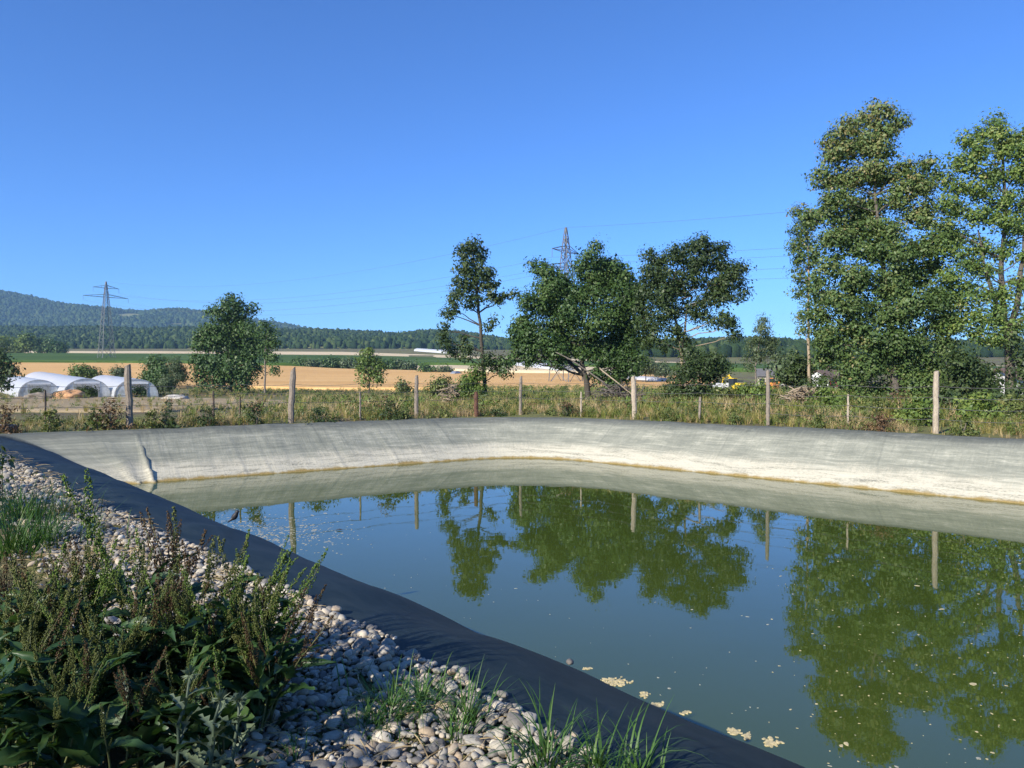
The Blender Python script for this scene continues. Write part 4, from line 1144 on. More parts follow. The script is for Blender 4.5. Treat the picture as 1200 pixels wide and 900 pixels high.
for i, (px, top, w, mt, lean) in enumerate(POSTS):
    rr = random.Random(i + 70)
    off = 3.2 + (1.2 if px in (281,) else 0)
    D = fence_D(px, off)
    X = (px - 600) / F * D
    zt = EYE - (top - HZ) / F * D
    zb = terrf(X, D)
    h = zt - zb; r = w / F * D / 2
    pts = [(X - lean*0.5*h - fo.x, D - fo.y, zb - 0.4 - fo.z)]
    for k in range(1, 8):
        t = k / 7
        pts.append((X + lean*(t-0.5)*h + rr.uniform(-1, 1)*r*0.14 - fo.x, D + rr.uniform(-1, 1)*r*0.14 - fo.y, zb + h*t - fo.z))
    rad = [r * rr.uniform(0.93, 1.06) for _ in pts]
    rad[-1] *= 0.82
    mb = MB(); mb.tube(pts, rad, 9 if w > 3 else 5)
    if w > 3:   # ragged sawn head
        n = 9; base = (len(pts) - 1) * n
        for k in range(n):
            v = mb.v[base + k]
            cut = (math.cos(2*math.pi*k/n) * (0.9 if px == 342 else 0.25) + rr.uniform(-.15, .15)) * r
            mb.v[base + k] = (v[0], v[1], v[2] + cut)
    mb.build('post' if w > 3 else 'stake', M[mt], froot, False)
    post_xy.append((px, X, D, zb))
post_xy.sort()
for h in (0.42, 0.74, 1.05, 1.36):
    lf = [p for p in post_xy]
    for a, b in zip(lf[:-1], lf[1:]):
        if h < 0.7 and a[0] < 880: continue
        pts = []
        for k in range(7):
            t = k / 6
            pts.append((a[1] + (b[1]-a[1])*t - fo.x, a[2] + (b[2]-a[2])*t - 0.06 - fo.y, a[3] + (b[3]-a[3])*t + h - 0.05*4*t*(1-t) - fo.z))
        MB().tube(pts, 0.0065, 4, False).build('wire', M['wire'], froot)

# ------------------------------------------------------------------ houses, machines, cars
M['wall_white'] = plain('white_render', (0.72, 0.70, 0.66), 0.8, 0, 0.08, 2)
M['wall_tan'] = plain('tan_render', (0.42, 0.36, 0.28), 0.8, 0, 0.1, 2)
M['roof_brown'] = plain('brown_roof_tiles', (0.14, 0.095, 0.07), 0.8, 0, 0.25, 6)
M['roof_grey'] = plain('grey_roof', (0.13, 0.125, 0.12), 0.8, 0, 0.2, 6)
M['glass_dark'] = plain('window_glass', (0.03, 0.035, 0.04), 0.08, 0, 0.1)
M['red'] = plain('red_shutter', (0.40, 0.04, 0.035), 0.5)
M['yellow'] = plain('yellow_machine_paint', (0.75, 0.50, 0.03), 0.4, 0, 0.1)
M['orange'] = plain('orange_machine_paint', (0.65, 0.24, 0.03), 0.4, 0, 0.1)
M['black'] = plain('black_rubber', (0.02, 0.02, 0.02), 0.7, 0, 0.2)
def house(px, D, w, d, h, rh, rz, wall, roof, label, shutters=False):
    p = tp(px, D)
    root = empty('house', p, rz, label, 'house')
    MB().box((0, 0, h/2 - 0.2), (w, d, h + 0.4)).add([(-w/2, -d/2, h), (-w/2, d/2, h), (-w/2, 0, h+rh), (w/2, -d/2, h), (w/2, d/2, h), (w/2, 0, h+rh)], [(0, 1, 2), (3, 5, 4)]).build('wall', M[wall], root)
    e = 0.4; sl = rh / (d / 2)
    rf = MB()
    for s in (-1, 1):
        rf.add([(-w/2-e, s*(d/2+e), h - e*sl), (w/2+e, s*(d/2+e), h - e*sl), (w/2+e, 0, h+rh+0.02), (-w/2-e, 0, h+rh+0.02),
                (-w/2-e, s*(d/2+e), h - e*sl + 0.16), (w/2+e, s*(d/2+e), h - e*sl + 0.16), (w/2+e, 0, h+rh+0.2), (-w/2-e, 0, h+rh+0.2)],
               [(0,3,2,1),(4,5,6,7),(0,1,5,4),(1,2,6,5),(2,3,7,6),(3,0,4,7)])
    ro = rf.build('roof', M[roof], root)
    MB().box((w*0.2, d*0.12, h + rh + 0.3), (0.6, 0.6, 1.1)).build('chimney', M['roof_brown'], ro)
    for k in range(3):
        x = -w/2 + w*(k + 0.5)/3
        wo_ = MB().box((x, -d/2 - 0.02, h*0.62), (0.9, 0.06, 1.1)).build('window', M['glass_dark'], root)
        MB().box((x, -d/2 - 0.05, h*0.62 - 0.62), (1.1, 0.16, 0.08)).build('sill', M['white'], wo_)
        if shutters:
            for s in (-1, 1):
                MB().box((x + s*0.66, -d/2 - 0.04, h*0.62), (0.38, 0.06, 1.15)).build('shutter', M['red'], wo_)
    MB().box((w/2 + 0.02, 0, 1.0), (0.06, 1.0, 2.1)).build('door', M['roof_brown'], root)
    return root
house(970, 128, 5.0, 4.6, 2.5, 1.2, 0.5, 'wall_white', 'roof_brown', 'white house with brown roof between bush and tall maple', True)
house(903, 150, 5.0, 5.0, 3.0, 1.2, -0.3, 'wall_tan', 'roof_grey', 'tan house behind the feathery tree')
house(1204, 66, 5.0, 4.0, 2.2, 0.7, 0.1, 'wall_white', 'roof_brown', 'low pale building at the picture edge behind the yellowing tree')

def digger(px, D, rz, body, label, flip=1):
    root = empty('digger', tp(px, D), rz, label, 'digger')
    for s in (-1, 1):
        prof = [(-1.2, 0.15), (-1.05, 0.0), (1.05, 0.0), (1.2, 0.15), (1.2, 0.5), (1.05, 0.65), (-1.05, 0.65), (-1.2, 0.5)]
        vs = [(x, s*0.75 - 0.2, z) for x, z in prof] + [(x, s*0.75 + 0.2, z) for x, z in prof]
        fs = [tuple(range(8)), tuple(range(15, 7, -1))] + [(i, i+8, (i+1) % 8 + 8, (i+1) % 8) for i in range(8)]
        MB().add(vs, fs).build('track', M['black'], root)
    MB().box((-0.35, 0, 1.05), (1.7, 1.7, 0.7)).add([(-1.2, -0.8, 1.4), (-1.2, 0.8, 1.4), (-0.1, 0.8, 1.4), (-0.1, -0.8, 1.4), (-1.1, -0.7, 1.75), (-1.1, 0.7, 1.75), (-0.2, 0.7, 1.75), (-0.2, -0.7, 1.75)], [(4,7,6,5),(0,3,7,4),(1,5,6,2),(0,4,5,1),(3,2,6,7)]).build('engine_body', M[body], root)
    cab = MB().box((0.55, 0.4, 1.75), (0.95, 0.85, 1.3)).build('cab', M['glass_dark'], root)
    MB().box((0.55, 0.4, 2.45), (1.05, 0.95, 0.1)).build('cab_roof', M[body], cab)
    MB().tube([(0.7, -0.4, 1.3), (1.9, -0.4, 2.9), (3.1, -0.4, 2.5)], [0.17, 0.2, 0.13], 4).build('boom', M[body], root)
    MB().tube([(3.0, -0.4, 2.6), (3.3, -0.4, 1.0)], [0.14, 0.1], 4).build('stick', M[body], root)
    MB().add([(3.1, -0.75, 0.9), (3.1, -0.05, 0.9), (3.6, -0.05, 0.95), (3.6, -0.75, 0.95), (2.8, -0.7, 0.45), (2.8, -0.1, 0.45), (3.3, -0.1, 0.25), (3.3, -0.7, 0.25)], [(0,1,2,3),(7,6,5,4),(0,4,5,1),(1,5,6,2),(2,6,7,3),(3,7,4,0)]).build('bucket', M['roof_grey'], root)
digger(864, 118, 2.2, 'yellow', 'yellow digger half hidden beside the big dark bush')
digger(906, 125, 0.6, 'orange', 'orange digger behind the tall post and feathery tree')

def trailer(px, D, rz, label):
    root = empty('trailer', tp(px, D), rz, label, 'trailer')
    MB().box((0, 0, 1.05), (4.6, 2.0, 1.3)).build('body', M['white'], root)
    MB().box((0, -1.01, 0.5), (4.6, 0.05, 0.12)).build('side_rail', M['steel'], root)
    for x in (-0.7, 0.7):
        for s in (-1, 1):
            MB().tube([(x, s*0.85, 0.34), (x, s*1.06, 0.34)], 0.34, 14).build('wheel', M['black'], root, False)
    MB().tube([(2.3, 0, 0.5), (3.3, 0, 0.5)], 0.06, 5).build('drawbar', M['steel'], root)
trailer(851, 121, 0.15, 'white trailer left of the yellow digger')

def car(px, D, rz, label, mat):
    root = empty('parked_car', tp(px, D, 0.05), rz, label, 'car')
    prof = [(-2.0, 0.3), (2.0, 0.3), (2.05, 0.65), (1.9, 0.85), (1.0, 0.95), (0.45, 1.4), (-1.1, 1.42), (-1.75, 0.98), (-2.05, 0.9)]
    w = 0.82; n = len(prof)
    vs = [(x, -w * (0.82 if z > 1.2 else 1), z) for x, z in prof] + [(x, w * (0.82 if z > 1.2 else 1), z) for x, z in prof]
    fs = [tuple(range(n)), tuple(range(2*n-1, n-1, -1))] + [(i, i+n, (i+1) % n + n, (i+1) % n) for i in range(n)]
    MB().add(vs, fs).build('body', mat, root)
    for s in (-1, 1):
        MB().add([(0.85, s*0.80, 0.98), (0.42, s*0.70, 1.34), (-1.05, s*0.70, 1.35), (-1.55, s*0.80, 1.0)], [(0, 1, 2, 3)]).build('side_window', M['glass_dark'], root)
        for x in (-1.25, 1.3):
            MB().tube([(x, s*0.66, 0.31), (x, s*0.86, 0.31)], 0.31, 14).build('wheel', M['black'], root)
    MB().add([(0.98, -0.68, 1.0), (0.98, 0.68, 1.0), (0.52, 0.6, 1.37), (0.52, -0.6, 1.37)], [(0, 1, 2, 3)]).build('windscreen', M['glass_dark'], root)
car(535, 225, 1.0, 'small grey car parked at the wheat edge behind the slender tree', plain('grey_car_paint', (0.35, 0.38, 0.42), 0.25, 0.4, 0.05))

# ------------------------------------------------------------------ brush heaps and fallen wood
def brush(name, label, px, D, wpx, hpx, seed, mat, n=110):
    rr = random.Random(seed); k = D / F
    p = tp(px, D)
    root = empty(name, p, 0, label, 'brush heap')
    mb = MB()
    W = wpx * k / 2; H = hpx * k
    for i in range(n):
        x = rr.gauss(0, 0.45) * W; y = rr.gauss(0, 0.4) * W * 0.7
        z = max(0.03, H * (1 - (x / W) ** 2 * 0.7) * rr.random())
        a = rr.uniform(0, 6.28); L = rr.uniform(0.4, 1.0) * W; el = rr.gauss(0.05, 0.35)
        d = Vector((math.cos(a)*math.cos(el), math.sin(a)*math.cos(el), math.sin(el))) * L / 2
        c = Vector((x, y, z + 0.05)); r = rr.uniform(0.014, 0.045)
        mb.tube(wiggle(rr, c - d, c + d, 4, 0.06), [r, r*0.9, r*0.75, r*0.55, r*0.3], 4, False)
    mb.build('branches', M[mat], root)
brush('brush_heap', 'heap of grey dead branches at the foot of the oak', 722, 45.5, 64, 26, 5, 'bark_mid', 230)
brush('brush_heap', 'brown brush heap between tall post and tall maple', 940, 37.5, 52, 26, 6, 'bark_pale', 220)
brush('brush_heap', 'dry twig heap beside the shrub of the slender tree', 530, 50, 38, 26, 7, 'bark_pale', 140)
def fallen(label, pts, D, r0, r1, mat, seed, dys=(0, 0)):
    rr = random.Random(seed)
    P = [at(p[0], p[1], D + (p[2] if len(p) > 2 else 0)) for p in pts]
    b = P[-1].copy()
    pp = [P[0]]
    for a, c in zip(P[:-1], P[1:]): pp += wiggle(rr, a, c, 3, 0.02)[1:]
    n = len(pp) - 1
    o = MB().tube([q - b for q in pp], [r0 + (r1 - r0) * i / n for i in range(n + 1)], 6).build('fallen_branch', M[mat], None, True)
    o.location = b
    tag(o, label, 'branch')
fallen('pale broken branch slanting down from the oak to the post', [(703, 432, 1), (722, 447), (742, 463), (760, 482, -1)], 44, 0.042, 0.03, 'bark_pale', 1)
fallen('thin grey branch hanging from the oak trunk', [(652, 413), (668, 421), (690, 436), (712, 452)], 46, 0.03, 0.06, 'bark_grey', 2)
fallen('pale cut log leaning on the brown brush heap', [(962, 464), (944, 481)], 36, 0.07, 0.07, 'wood_pale', 3)

# ------------------------------------------------------------------ grass and weeds on the bank
def tuft_mesh(name, mat, seed, n=26, lean=0.5, w=0.03, leafy=False, droop=0.25):
    rng = np.random.default_rng(seed)
    if leafy:
        C = np.stack([rng.normal(0, 0.22, 9), rng.normal(0, 0.22, 9), rng.uniform(0.15, 0.95, 9)], 1)
        V, Fq, t = leaves_np(rng, C, 9, np.full(9, 0.3), 0.17, None, 0.4, 0.45)
        return np_mesh(name, V, Fq, M[mat], tint=t)
    V = []; Q = []; T3 = []; tn = []
    for i in range(n):
        a = rng.uniform(0, 6.28); b = rng.uniform(0, 0.16)
        x0, y0 = b * math.cos(a), b * math.sin(a)
        h = rng.uniform(0.5, 1.0); ln = rng.uniform(0.1, lean) * h
        a2 = a + rng.normal(0, 0.6)
        dx, dy = math.cos(a2), math.sin(a2)
        wx, wy = -dy * w / 2, dx * w / 2
        o = len(V)
        V += [(x0 - wx, y0 - wy, 0), (x0 + wx, y0 + wy, 0), (x0 + dx*ln*0.35 + wx*0.8, y0 + dy*ln*0.35 + wy*0.8, h*0.6), (x0 + dx*ln*0.35 - wx*0.8, y0 + dy*ln*0.35 - wy*0.8, h*0.6), (x0 + dx*ln*(1+droop), y0 + dy*ln*(1+droop), h)]
        Q.append((o, o+1, o+2, o+3)); T3.append((o+3, o+2, o+4)); tn.append(np.clip(rng.normal(0.5, 0.2), 0, 1))
    return np_mesh(name, V, [np.array(Q), np.array(T3)], M[mat], tint=tn + tn)
TUFT = [tuft_mesh('grass_tuft', 'blade_green', 1), tuft_mesh('grass_tuft', 'blade_green', 2, lean=0.8), tuft_mesh('grass_tuft', 'blade_olive', 3), tuft_mesh('grass_tuft', 'blade_olive', 4, lean=0.7),
        tuft_mesh('grass_tuft', 'blade_straw', 5, n=18, w=0.022), tuft_mesh('grass_tuft', 'blade_straw', 6, n=18, lean=0.8, w=0.022), tuft_mesh('grass_tuft', 'leaf_weed', 7, leafy=True), tuft_mesh('grass_tuft', 'leaf_bright', 8, leafy=True), tuft_mesh('grass_tuft', 'leaf_rust', 9, leafy=True)]

def outside(X, Y):
    return np.maximum(-0.549 * X + 0.836 * Y - 23.17, 0.684 * X + 0.73 * Y - 20.92)

def grass_zone(name, label, x0, x1, y0, y1, dens, hmin, hmax, weights, smin, smax, seed, cut=None):
    rng = np.random.default_rng(seed)
    n = int((x1 - x0) * (y1 - y0) * dens)
    X = rng.uniform(x0, x1, n); Y = rng.uniform(y0, y1, n)
    s = outside(X, Y)
    keep = (s > smin) & (s < smax) & (np.abs(X) < 0.85 * Y + 4)
    nz = np.array([mnoise.noise(Vector((a * 0.35, b * 0.35, seed))) for a, b in zip(X, Y)])
    keep &= rng.random(n) < 0.75 + nz * 0.8
    if cut is not None: keep &= cut(X, Y, rng)
    X, Y, s, nz = X[keep], Y[keep], s[keep], nz[keep]
    n = len(X)
    w = np.array(weights, float); w /= w.sum()
    I = rng.choice(len(w), n, p=w)
    # patches of one kind
    patch = np.array([mnoise.noise(Vector((a * 0.22, b * 0.22, seed + 9))) for a, b in zip(X, Y)])
    I = np.where((patch > 0.25) & (I < 4) & (w[4] > 0), rng.integers(4, 6, n), I)
    h = rng.uniform(hmin, hmax, n) * (1 + nz * 0.5)
    h *= np.clip((s - smin) / 1.2 + 0.45, 0.3, 1)
    h *= np.clip(1 + (X + 5) * 0.05, 0.62, 1)
    I = np.where((X < -6) & (I < 4) & (rng.random(n) < 0.45), rng.integers(4, 6, n), I)
    S = np.stack([h * rng.uniform(0.8, 1.2, n), h * rng.uniform(0.8, 1.2, n), h], 1)
    Rv = np.zeros((n, 3)); Rv[:, 2] = rng.uniform(0, 6.28, n); Rv[:, 0] = rng.normal(0, 0.1, n); Rv[:, 1] = rng.normal(0, 0.1, n)
    o = scatter(name, TUFT, np.stack([X, Y, terr(X, Y) - 0.02], 1), Rv, S, I)
    o['label'] = label
    return o
grass_zone('bank_grass', 'rough grass and weeds along the top of the far banks', -24, 22, 10, 42, 22, 0.22, 0.5, [3, 3, 4, 4, 3, 3, 4.5, 1.5, 0.3], 2.68, 7.5, 1)
grass_zone('meadow_grass', 'tall rough meadow grass beyond the fence', -42, 40, 26, 64, 4.5, 0.4, 0.85, [4, 4, 4, 3, 1.5, 1.5, 3, 2, 0.15], 7.0, 60, 2, cut=lambda X, Y, r: (X > -12) | (r.random(len(X)) < np.clip(0.30 + (X + 12) * 0.012, 0.05, 1)))
grass_zone('far_meadow_grass', 'green tall weeds in front of the wheat field', -70, 60, 58, 152, 1.5, 0.7, 1.25, [4, 4, 3, 3, 1, 1, 3, 2, 0], 30, 140, 3, cut=lambda X, Y, r: (X / Y > -0.30) | ((X / Y > -0.43) & (Y > 100)) | ((r.random(len(X)) < 0.10)))

def weed(px, top, wpx, mat, label, seed, off=3.0, rust=0.0, name='weed_plant', leaf=0.11):
    D = fence_D(px, off); k = D / F
    X = (px - 600) * k; zb = terrf(X, D)
    h = max(0.22, (EYE - (top - HZ) * k - zb) * 0.85); wpx = wpx * 1.45
    rng = np.random.default_rng(seed); rr = random.Random(seed)
    root = empty(name, (X, D, zb), 0, label, 'weed', 'weeds along the far bank')
    n = int(30 + wpx)
    W = wpx * k / 2
    z = rng.uniform(0.05, 1, n) ** 1.8
    C = np.stack([rng.normal(0, 0.5, n) * W * (1.1 - 0.8*z), rng.normal(0, 0.5, n) * W * (1.1 - 0.8*z), z * h], 1)
    V, Fq, t = leaves_np(rng, C, 10, rng.uniform(0.08, 0.22, n), leaf * 0.85, None, 0.5, 0.4)
    np_obj('foliage', V, Fq, M[mat], root, tint=t)
    mb = MB()
    for q in range(5):
        mb.tube(wiggle(rr, (rr.uniform(-.1, .1), rr.uniform(-.1, .1), -0.05), (rr.gauss(0, 0.5)*W*0.6, rr.gauss(0, 0.3)*W*0.6, h*rr.uniform(0.7, 1)), 3, 0.05), [0.012, 0.01, 0.007, 0.003], 4, False)
    mb.build('stem', M['bark_grey'], root)
    if rust:
        C2 = np.stack([rng.normal(0, 0.25, 14) * W, rng.normal(0, 0.25, 14) * W, h * rng.uniform(0.6, 1.25, 14)], 1)
        V, Fq, t = leaves_np(rng, C2, 14, np.full(14, 0.14), 0.06, None, 0.2, 0.6)
        np_obj('seed_head', V, Fq, M['leaf_rust'], root, tint=t)
for i, w_ in enumerate([
        (6, 470, 26, 'leaf_rust', 'brownish shrubby weed above the grey pipe', 0), (60, 476, 16, 'leaf_weed', 'green weed left of the thick split post', 0), (130, 462, 26, 'leaf_rust', 'red-brown withered weed just left of the thick post', 0.0),
        (112, 476, 20, 'leaf_weed', 'green weed beside the red-brown withered one', 0), (196, 466, 20, 'leaf_dark', 'dark broad-leaved weed right of the thick post', 0), (178, 478, 14, 'leaf_weed', 'low weed at the foot of the thick post', 0), (243, 474, 14, 'leaf_dark', 'dark weed at the foot of the first thin stake', 0),
        (300, 470, 18, 'leaf_dark', 'weed with rusty seed heads before the split-topped post', 1), (374, 476, 26, 'leaf_dark', 'round dark green weed right of the split-topped post', 0), (455, 466, 30, 'leaf_dark', 'dark weed with tall rust-red seed heads', 1), (470, 480, 20, 'leaf_weed', 'low green weed beside the rust-red seed heads', 0),
        (520, 478, 18, 'leaf_weed', 'green weed between bare post and rusty stake', 0), (580, 478, 22, 'leaf_dark', 'dark low weed right of the rusty stake', 0), (664, 474, 16, 'leaf_dark', 'weed with brown seed heads left of the pale stake', 1), (645, 482, 12, 'leaf_weed', 'small weed near the basin corner', 0),
        (1033, 480, 22, 'leaf_rust', 'orange-brown withered weed before the tall maple', 0), (1130, 486, 20, 'leaf_weed', 'green weed right of the thickest pale post', 0), (960, 484, 16, 'leaf_weed', 'yellow-green weed below the brown brush heap', 0), (860, 484, 14, 'leaf_weed', 'yellowish weed between two grey posts', 0), (780, 486, 14, 'leaf_weed', 'green weed right of the leaning pale post', 0)]):
    weed(w_[0], w_[1], w_[2], w_[3], w_[4], 400 + i, rust=w_[5])

# ------------------------------------------------------------------ haze
def haze():
    m = bpy.data.materials.new('pale_summer_air'); m.use_nodes = True
    nt = m.node_tree; nt.nodes.clear()
    out = nt.nodes.new('ShaderNodeOutputMaterial')
    v = nt.nodes.new('ShaderNodeVolumePrincipled')
    v.inputs['Color'].default_value = (0.40, 0.68, 1.0, 1)
    v.inputs['Density'].default_value = HAZE
    v.inputs['Anisotropy'].default_value = 0.0
    nt.links.new(v.outputs[0], out.inputs['Volume'])
    o = MB().box((0, 0, 165), (8600, 8600, 340)).build('haze', m)
    o['kind'] = 'stuff'; o['label'] = 'thin pale summer haze over the fields and hills'
HAZE = 0.00014
haze()
# ------------------------------------------------------------------ near bank: gravel
from mathutils.bvhtree import BVHTree
bpy.context.view_layer.update()
LINER = bpy.data.objects['pond_liner']
_bv = BVHTree.FromPolygons([v.co[:] for v in LINER.data.vertices], [tuple(p.vertices) for p in LINER.data.polygons])
def surf(x, y):
    h = _bv.ray_cast(Vector((x, y, 5)), Vector((0, 0, -1)))
    zl = h[0].z if h[0] is not None else -9
    return max(zl, 1.335)
def on_bank(px, py, z=1.34):
    D = F * (EYE - z) / (py - HZ)
    return Vector(((px - 600) / F * D, D, z))

def pebble_material():
    m, nt, bs, out = new_mat('river_pebble')
    oi = nt.nodes.new('ShaderNodeObjectInfo')
    c = ramp(nt, oi.outputs['Random'], [(0.0, (0.16, 0.15, 0.135)), (0.3, (0.27, 0.255, 0.225)), (0.55, (0.37, 0.35, 0.30)), (0.75, (0.46, 0.42, 0.335)), (0.9, (0.40, 0.31, 0.21)), (1.0, (0.60, 0.565, 0.48))])
    n = noise_tex(nt, coord(nt), 3.0, 6, 0.7)
    nt.links.new(mixc(nt, 1.0, c, ramp(nt, n, [(0.3, (0.78, 0.77, 0.75)), (0.7, (1.12, 1.1, 1.06))]), 'MULTIPLY'), bs.inputs['Base Color'])
    bs.inputs['Roughness'].default_value = 0.75
    bs.inputs['Specular IOR Level'].default_value = 0.2
    bump(nt, bs, n, 0.15, 0.1)
    return m
M['pebble'] = pebble_material()
PEB = []
for k in range(8):
    V, Fc = ico(3 if k < 3 else 2)
    o = Vector((k * 3.7, 0, 0))
    PEB.append(np_mesh('pebble', [tuple(Vector(p) * (1 + 0.34 * mnoise.noise(Vector(p) * 0.9 + o) + 0.12 * mnoise.noise(Vector(p) * 2.2 + o))) for p in V], Fc, M['pebble'], smooth=True))

def gravel():
    rng = np.random.default_rng(17)
    P = []
    for (t0, t1, step) in ((-6.5, 1.2, 0.033), (-14, -6.5, 0.044), (-30, -14, 0.075)):
        ts, os_ = np.meshgrid(np.arange(t0, t1, step), np.arange(0.9, 2.75, step))
        t = (ts + rng.uniform(-.5, .5, ts.shape) * step).ravel(); o = (os_ + rng.uniform(-.5, .5, ts.shape) * step).ravel()
        P.append(np.stack([t, o, np.full(len(t), step)], 1))
    P = np.concatenate(P)
    t, o, st = P.T
    edge = np.array([0.10 * mnoise.noise(Vector((a * 1.3, 0, 3))) + 0.07 * mnoise.noise(Vector((a * 4.1, 0, 8))) for a in t])
    inner = np.array([0.16 * mnoise.noise(Vector((a * 0.9, 4, 3))) + 0.1 * mnoise.noise(Vector((a * 3.1, 2, 8))) for a in t])
    outer = np.interp(t, [-30, -14, -9, -5, -3, 0, 2], [2.05, 2.15, 2.28, 2.42, 2.40, 2.22, 2.2]) + edge
    innr = np.interp(t, [-30, -14, -9, -5, -3, 0, 2], [1.0, 1.2, 1.25, 1.22, 1.25, 1.35, 1.4]) + inner
    soft = rng.uniform(0, 1, len(t)) ** 3 * 0.28
    keep = (o < outer) & (o > innr - soft * 1.2)
    # patchy gaps filled with straw
    gap = np.array([mnoise.noise(Vector((a * 1.7, b * 2.3, 21))) for a, b in zip(t, o)])
    keep &= ~((gap > 0.42) & (rng.random(len(t)) < 0.7))
    t, o, st = t[keep], o[keep], st[keep]
    X = NB.x * o + DB.x * t; Y = NB.y * o + DB.y * t
    Z = np.array([surf(a, b) for a, b in zip(X, Y)])
    n = len(X)
    big = rng.lognormal(-0.10, 0.42, n)
    r = np.clip(0.0195 * big, 0.008, 0.045)
    r = np.where(st > 0.06, r * 1.35, r)
    S = np.stack([r * rng.uniform(0.95, 1.35, n), r * rng.uniform(0.75, 1.0, n), r * rng.uniform(0.45, 0.75, n)], 1)
    Z = Z + S[:, 2] * 0.75 + rng.uniform(0, 0.03, n)
    Rv = np.stack([rng.normal(0, 0.3, n), rng.normal(0, 0.3, n), rng.uniform(0, 6.28, n)], 1)
    I = rng.integers(0, 8, n)
    # the 300 that show largest are single objects
    inview = (np.abs(X) < 0.66 * Y) & (Y > 3.05) & (600 + F * X / Y > 335)
    score = np.where(inview, r / Y, 0)
    top = np.argsort(-score)[:300]
    mask = np.ones(n, bool); mask[top] = False
    for i in top:
        ob = bpy.data.objects.new('pebble', PEB[I[i] % 3])
        ob.location = (X[i], Y[i], Z[i]); ob.rotation_euler = Rv[i]; ob.scale = S[i]
        link(ob)
        tag(ob, 'rounded pale pebble among the nearest stones of the gravel strip', 'pebble', 'nearest pebbles of the gravel strip')
    # small stones in the joints
    o_ = scatter('gravel', PEB, np.stack([X, Y, Z], 1)[mask], Rv[mask], S[mask], I[mask])
    o_['label'] = 'strip of rounded pale pebbles along the edge of the liner'
gravel()

def single_pebble(px, py, r, label, sc=(1.2, 0.9, 0.7), seed=0, off=None):
    if off is None:
        p = on_bank(px, py)
        for _ in range(6):
            p = on_bank(px, py, surf(p.x, p.y))
    else:
        rr_ = (px - 600) / F
        D = off / (NB.x * rr_ + NB.y); p = Vector((rr_ * D, D, 0))
    z = surf(p.x, p.y)
    ob = bpy.data.objects.new('pebble', PEB[seed % 3])
    ob.location = (p.x, p.y, z + r * sc[2] * 0.75); ob.scale = (r*sc[0], r*sc[1], r*sc[2]); ob.rotation_euler = (0, 0.1, seed * 1.3)
    link(ob); tag(ob, label, 'pebble')
single_pebble(668, 790, 0.024, 'lone pale pebble lying on the crest of the liner by the water', seed=1, off=3.06)
single_pebble(587, 817, 0.03, 'pebble lying alone on the dark liner nearest the grass', (1.5, 0.7, 0.5), 2)
single_pebble(596, 838, 0.026, 'larger of two pale pebbles touching on the liner edge', seed=0)
single_pebble(604, 832, 0.018, 'smaller of two pale pebbles touching on the liner edge', seed=1)
single_pebble(541, 789, 0.032, 'flat grey pebble sticking out of the gravel onto the liner', (1.6, 0.9, 0.5), 2)
single_pebble(110, 589, 0.035, 'flat pebble on the shaded liner far along the bank', (1.6, 1, 0.4), 0)
single_pebble(58, 553, 0.035, 'dark pebble on the shaded liner near the far corner', (1.2, 1, 0.6), 1)

# ------------------------------------------------------------------ straw and litter on the near bank
def straw():
    rng = np.random.default_rng(5)
    V = []; Q = []; tn = []
    def stem(p, a, L, r, lift, bend):
        d = np.array([math.cos(a), math.sin(a), 0]); s = np.array([-d[1], d[0], 0])
        o = len(V)
        for k in range(4):
            q = k / 3 - 0.5
            c = np.array(p) + d * L * q + s * bend * (q * q - 0.1) + np.array([0, 0, lift * (1 - 2 * abs(q)) + r])
            V.append(tuple(c - s * r)); V.append(tuple(c + np.array([0, 0, r * 1.4]))); V.append(tuple(c + s * r))
        for k in range(3):
            b = o + k * 3
            Q.append((b, b+1, b+4, b+3)); Q.append((b+1, b+2, b+5, b+4))
            tn.extend([np.clip(rng.normal(0.5, 0.2), 0, 1)] * 2)
    for i in range(3400):
        t = rng.uniform(-9, 0.8) if i < 1900 else rng.uniform(-20, -6)
        o = rng.uniform(-0.9, 1.5) if rng.random() < 0.45 else rng.uniform(1.2, 2.35)
        if o > 1.2 and mnoise.noise(Vector((t * 1.1, o * 1.5, 40))) < 0.02 and rng.random() < 0.8: continue
        p = NB * o + DB * t
        z = surf(p.x, p.y) + (0.035 if o > 1.25 else 0.005)
        stem((p.x, p.y, z), rng.uniform(0, 6.28), rng.uniform(0.05, 0.26), rng.uniform(0.0012, 0.003), rng.uniform(0, 0.03), rng.normal(0, 0.04))
    for (px, py, L, a) in ((375, 765, 0.26, 0.2), (345, 757, 0.3, -0.3), (392, 770, 0.18, -0.9), (330, 725, 0.22, 0.5), (360, 752, 0.2, 0.1), (318, 712, 0.25, -0.6)):
        p = on_bank(px, py); stem((p.x, p.y, surf(p.x, p.y) + 0.03), a, L, 0.0022, 0.02, 0.03)
    o = np_obj('straw', V, np.array(Q), M['blade_straw'], tint=tn)
    tag(o, 'loose dry straw strewn over soil and gravel of the near bank', kind='stuff')
straw()

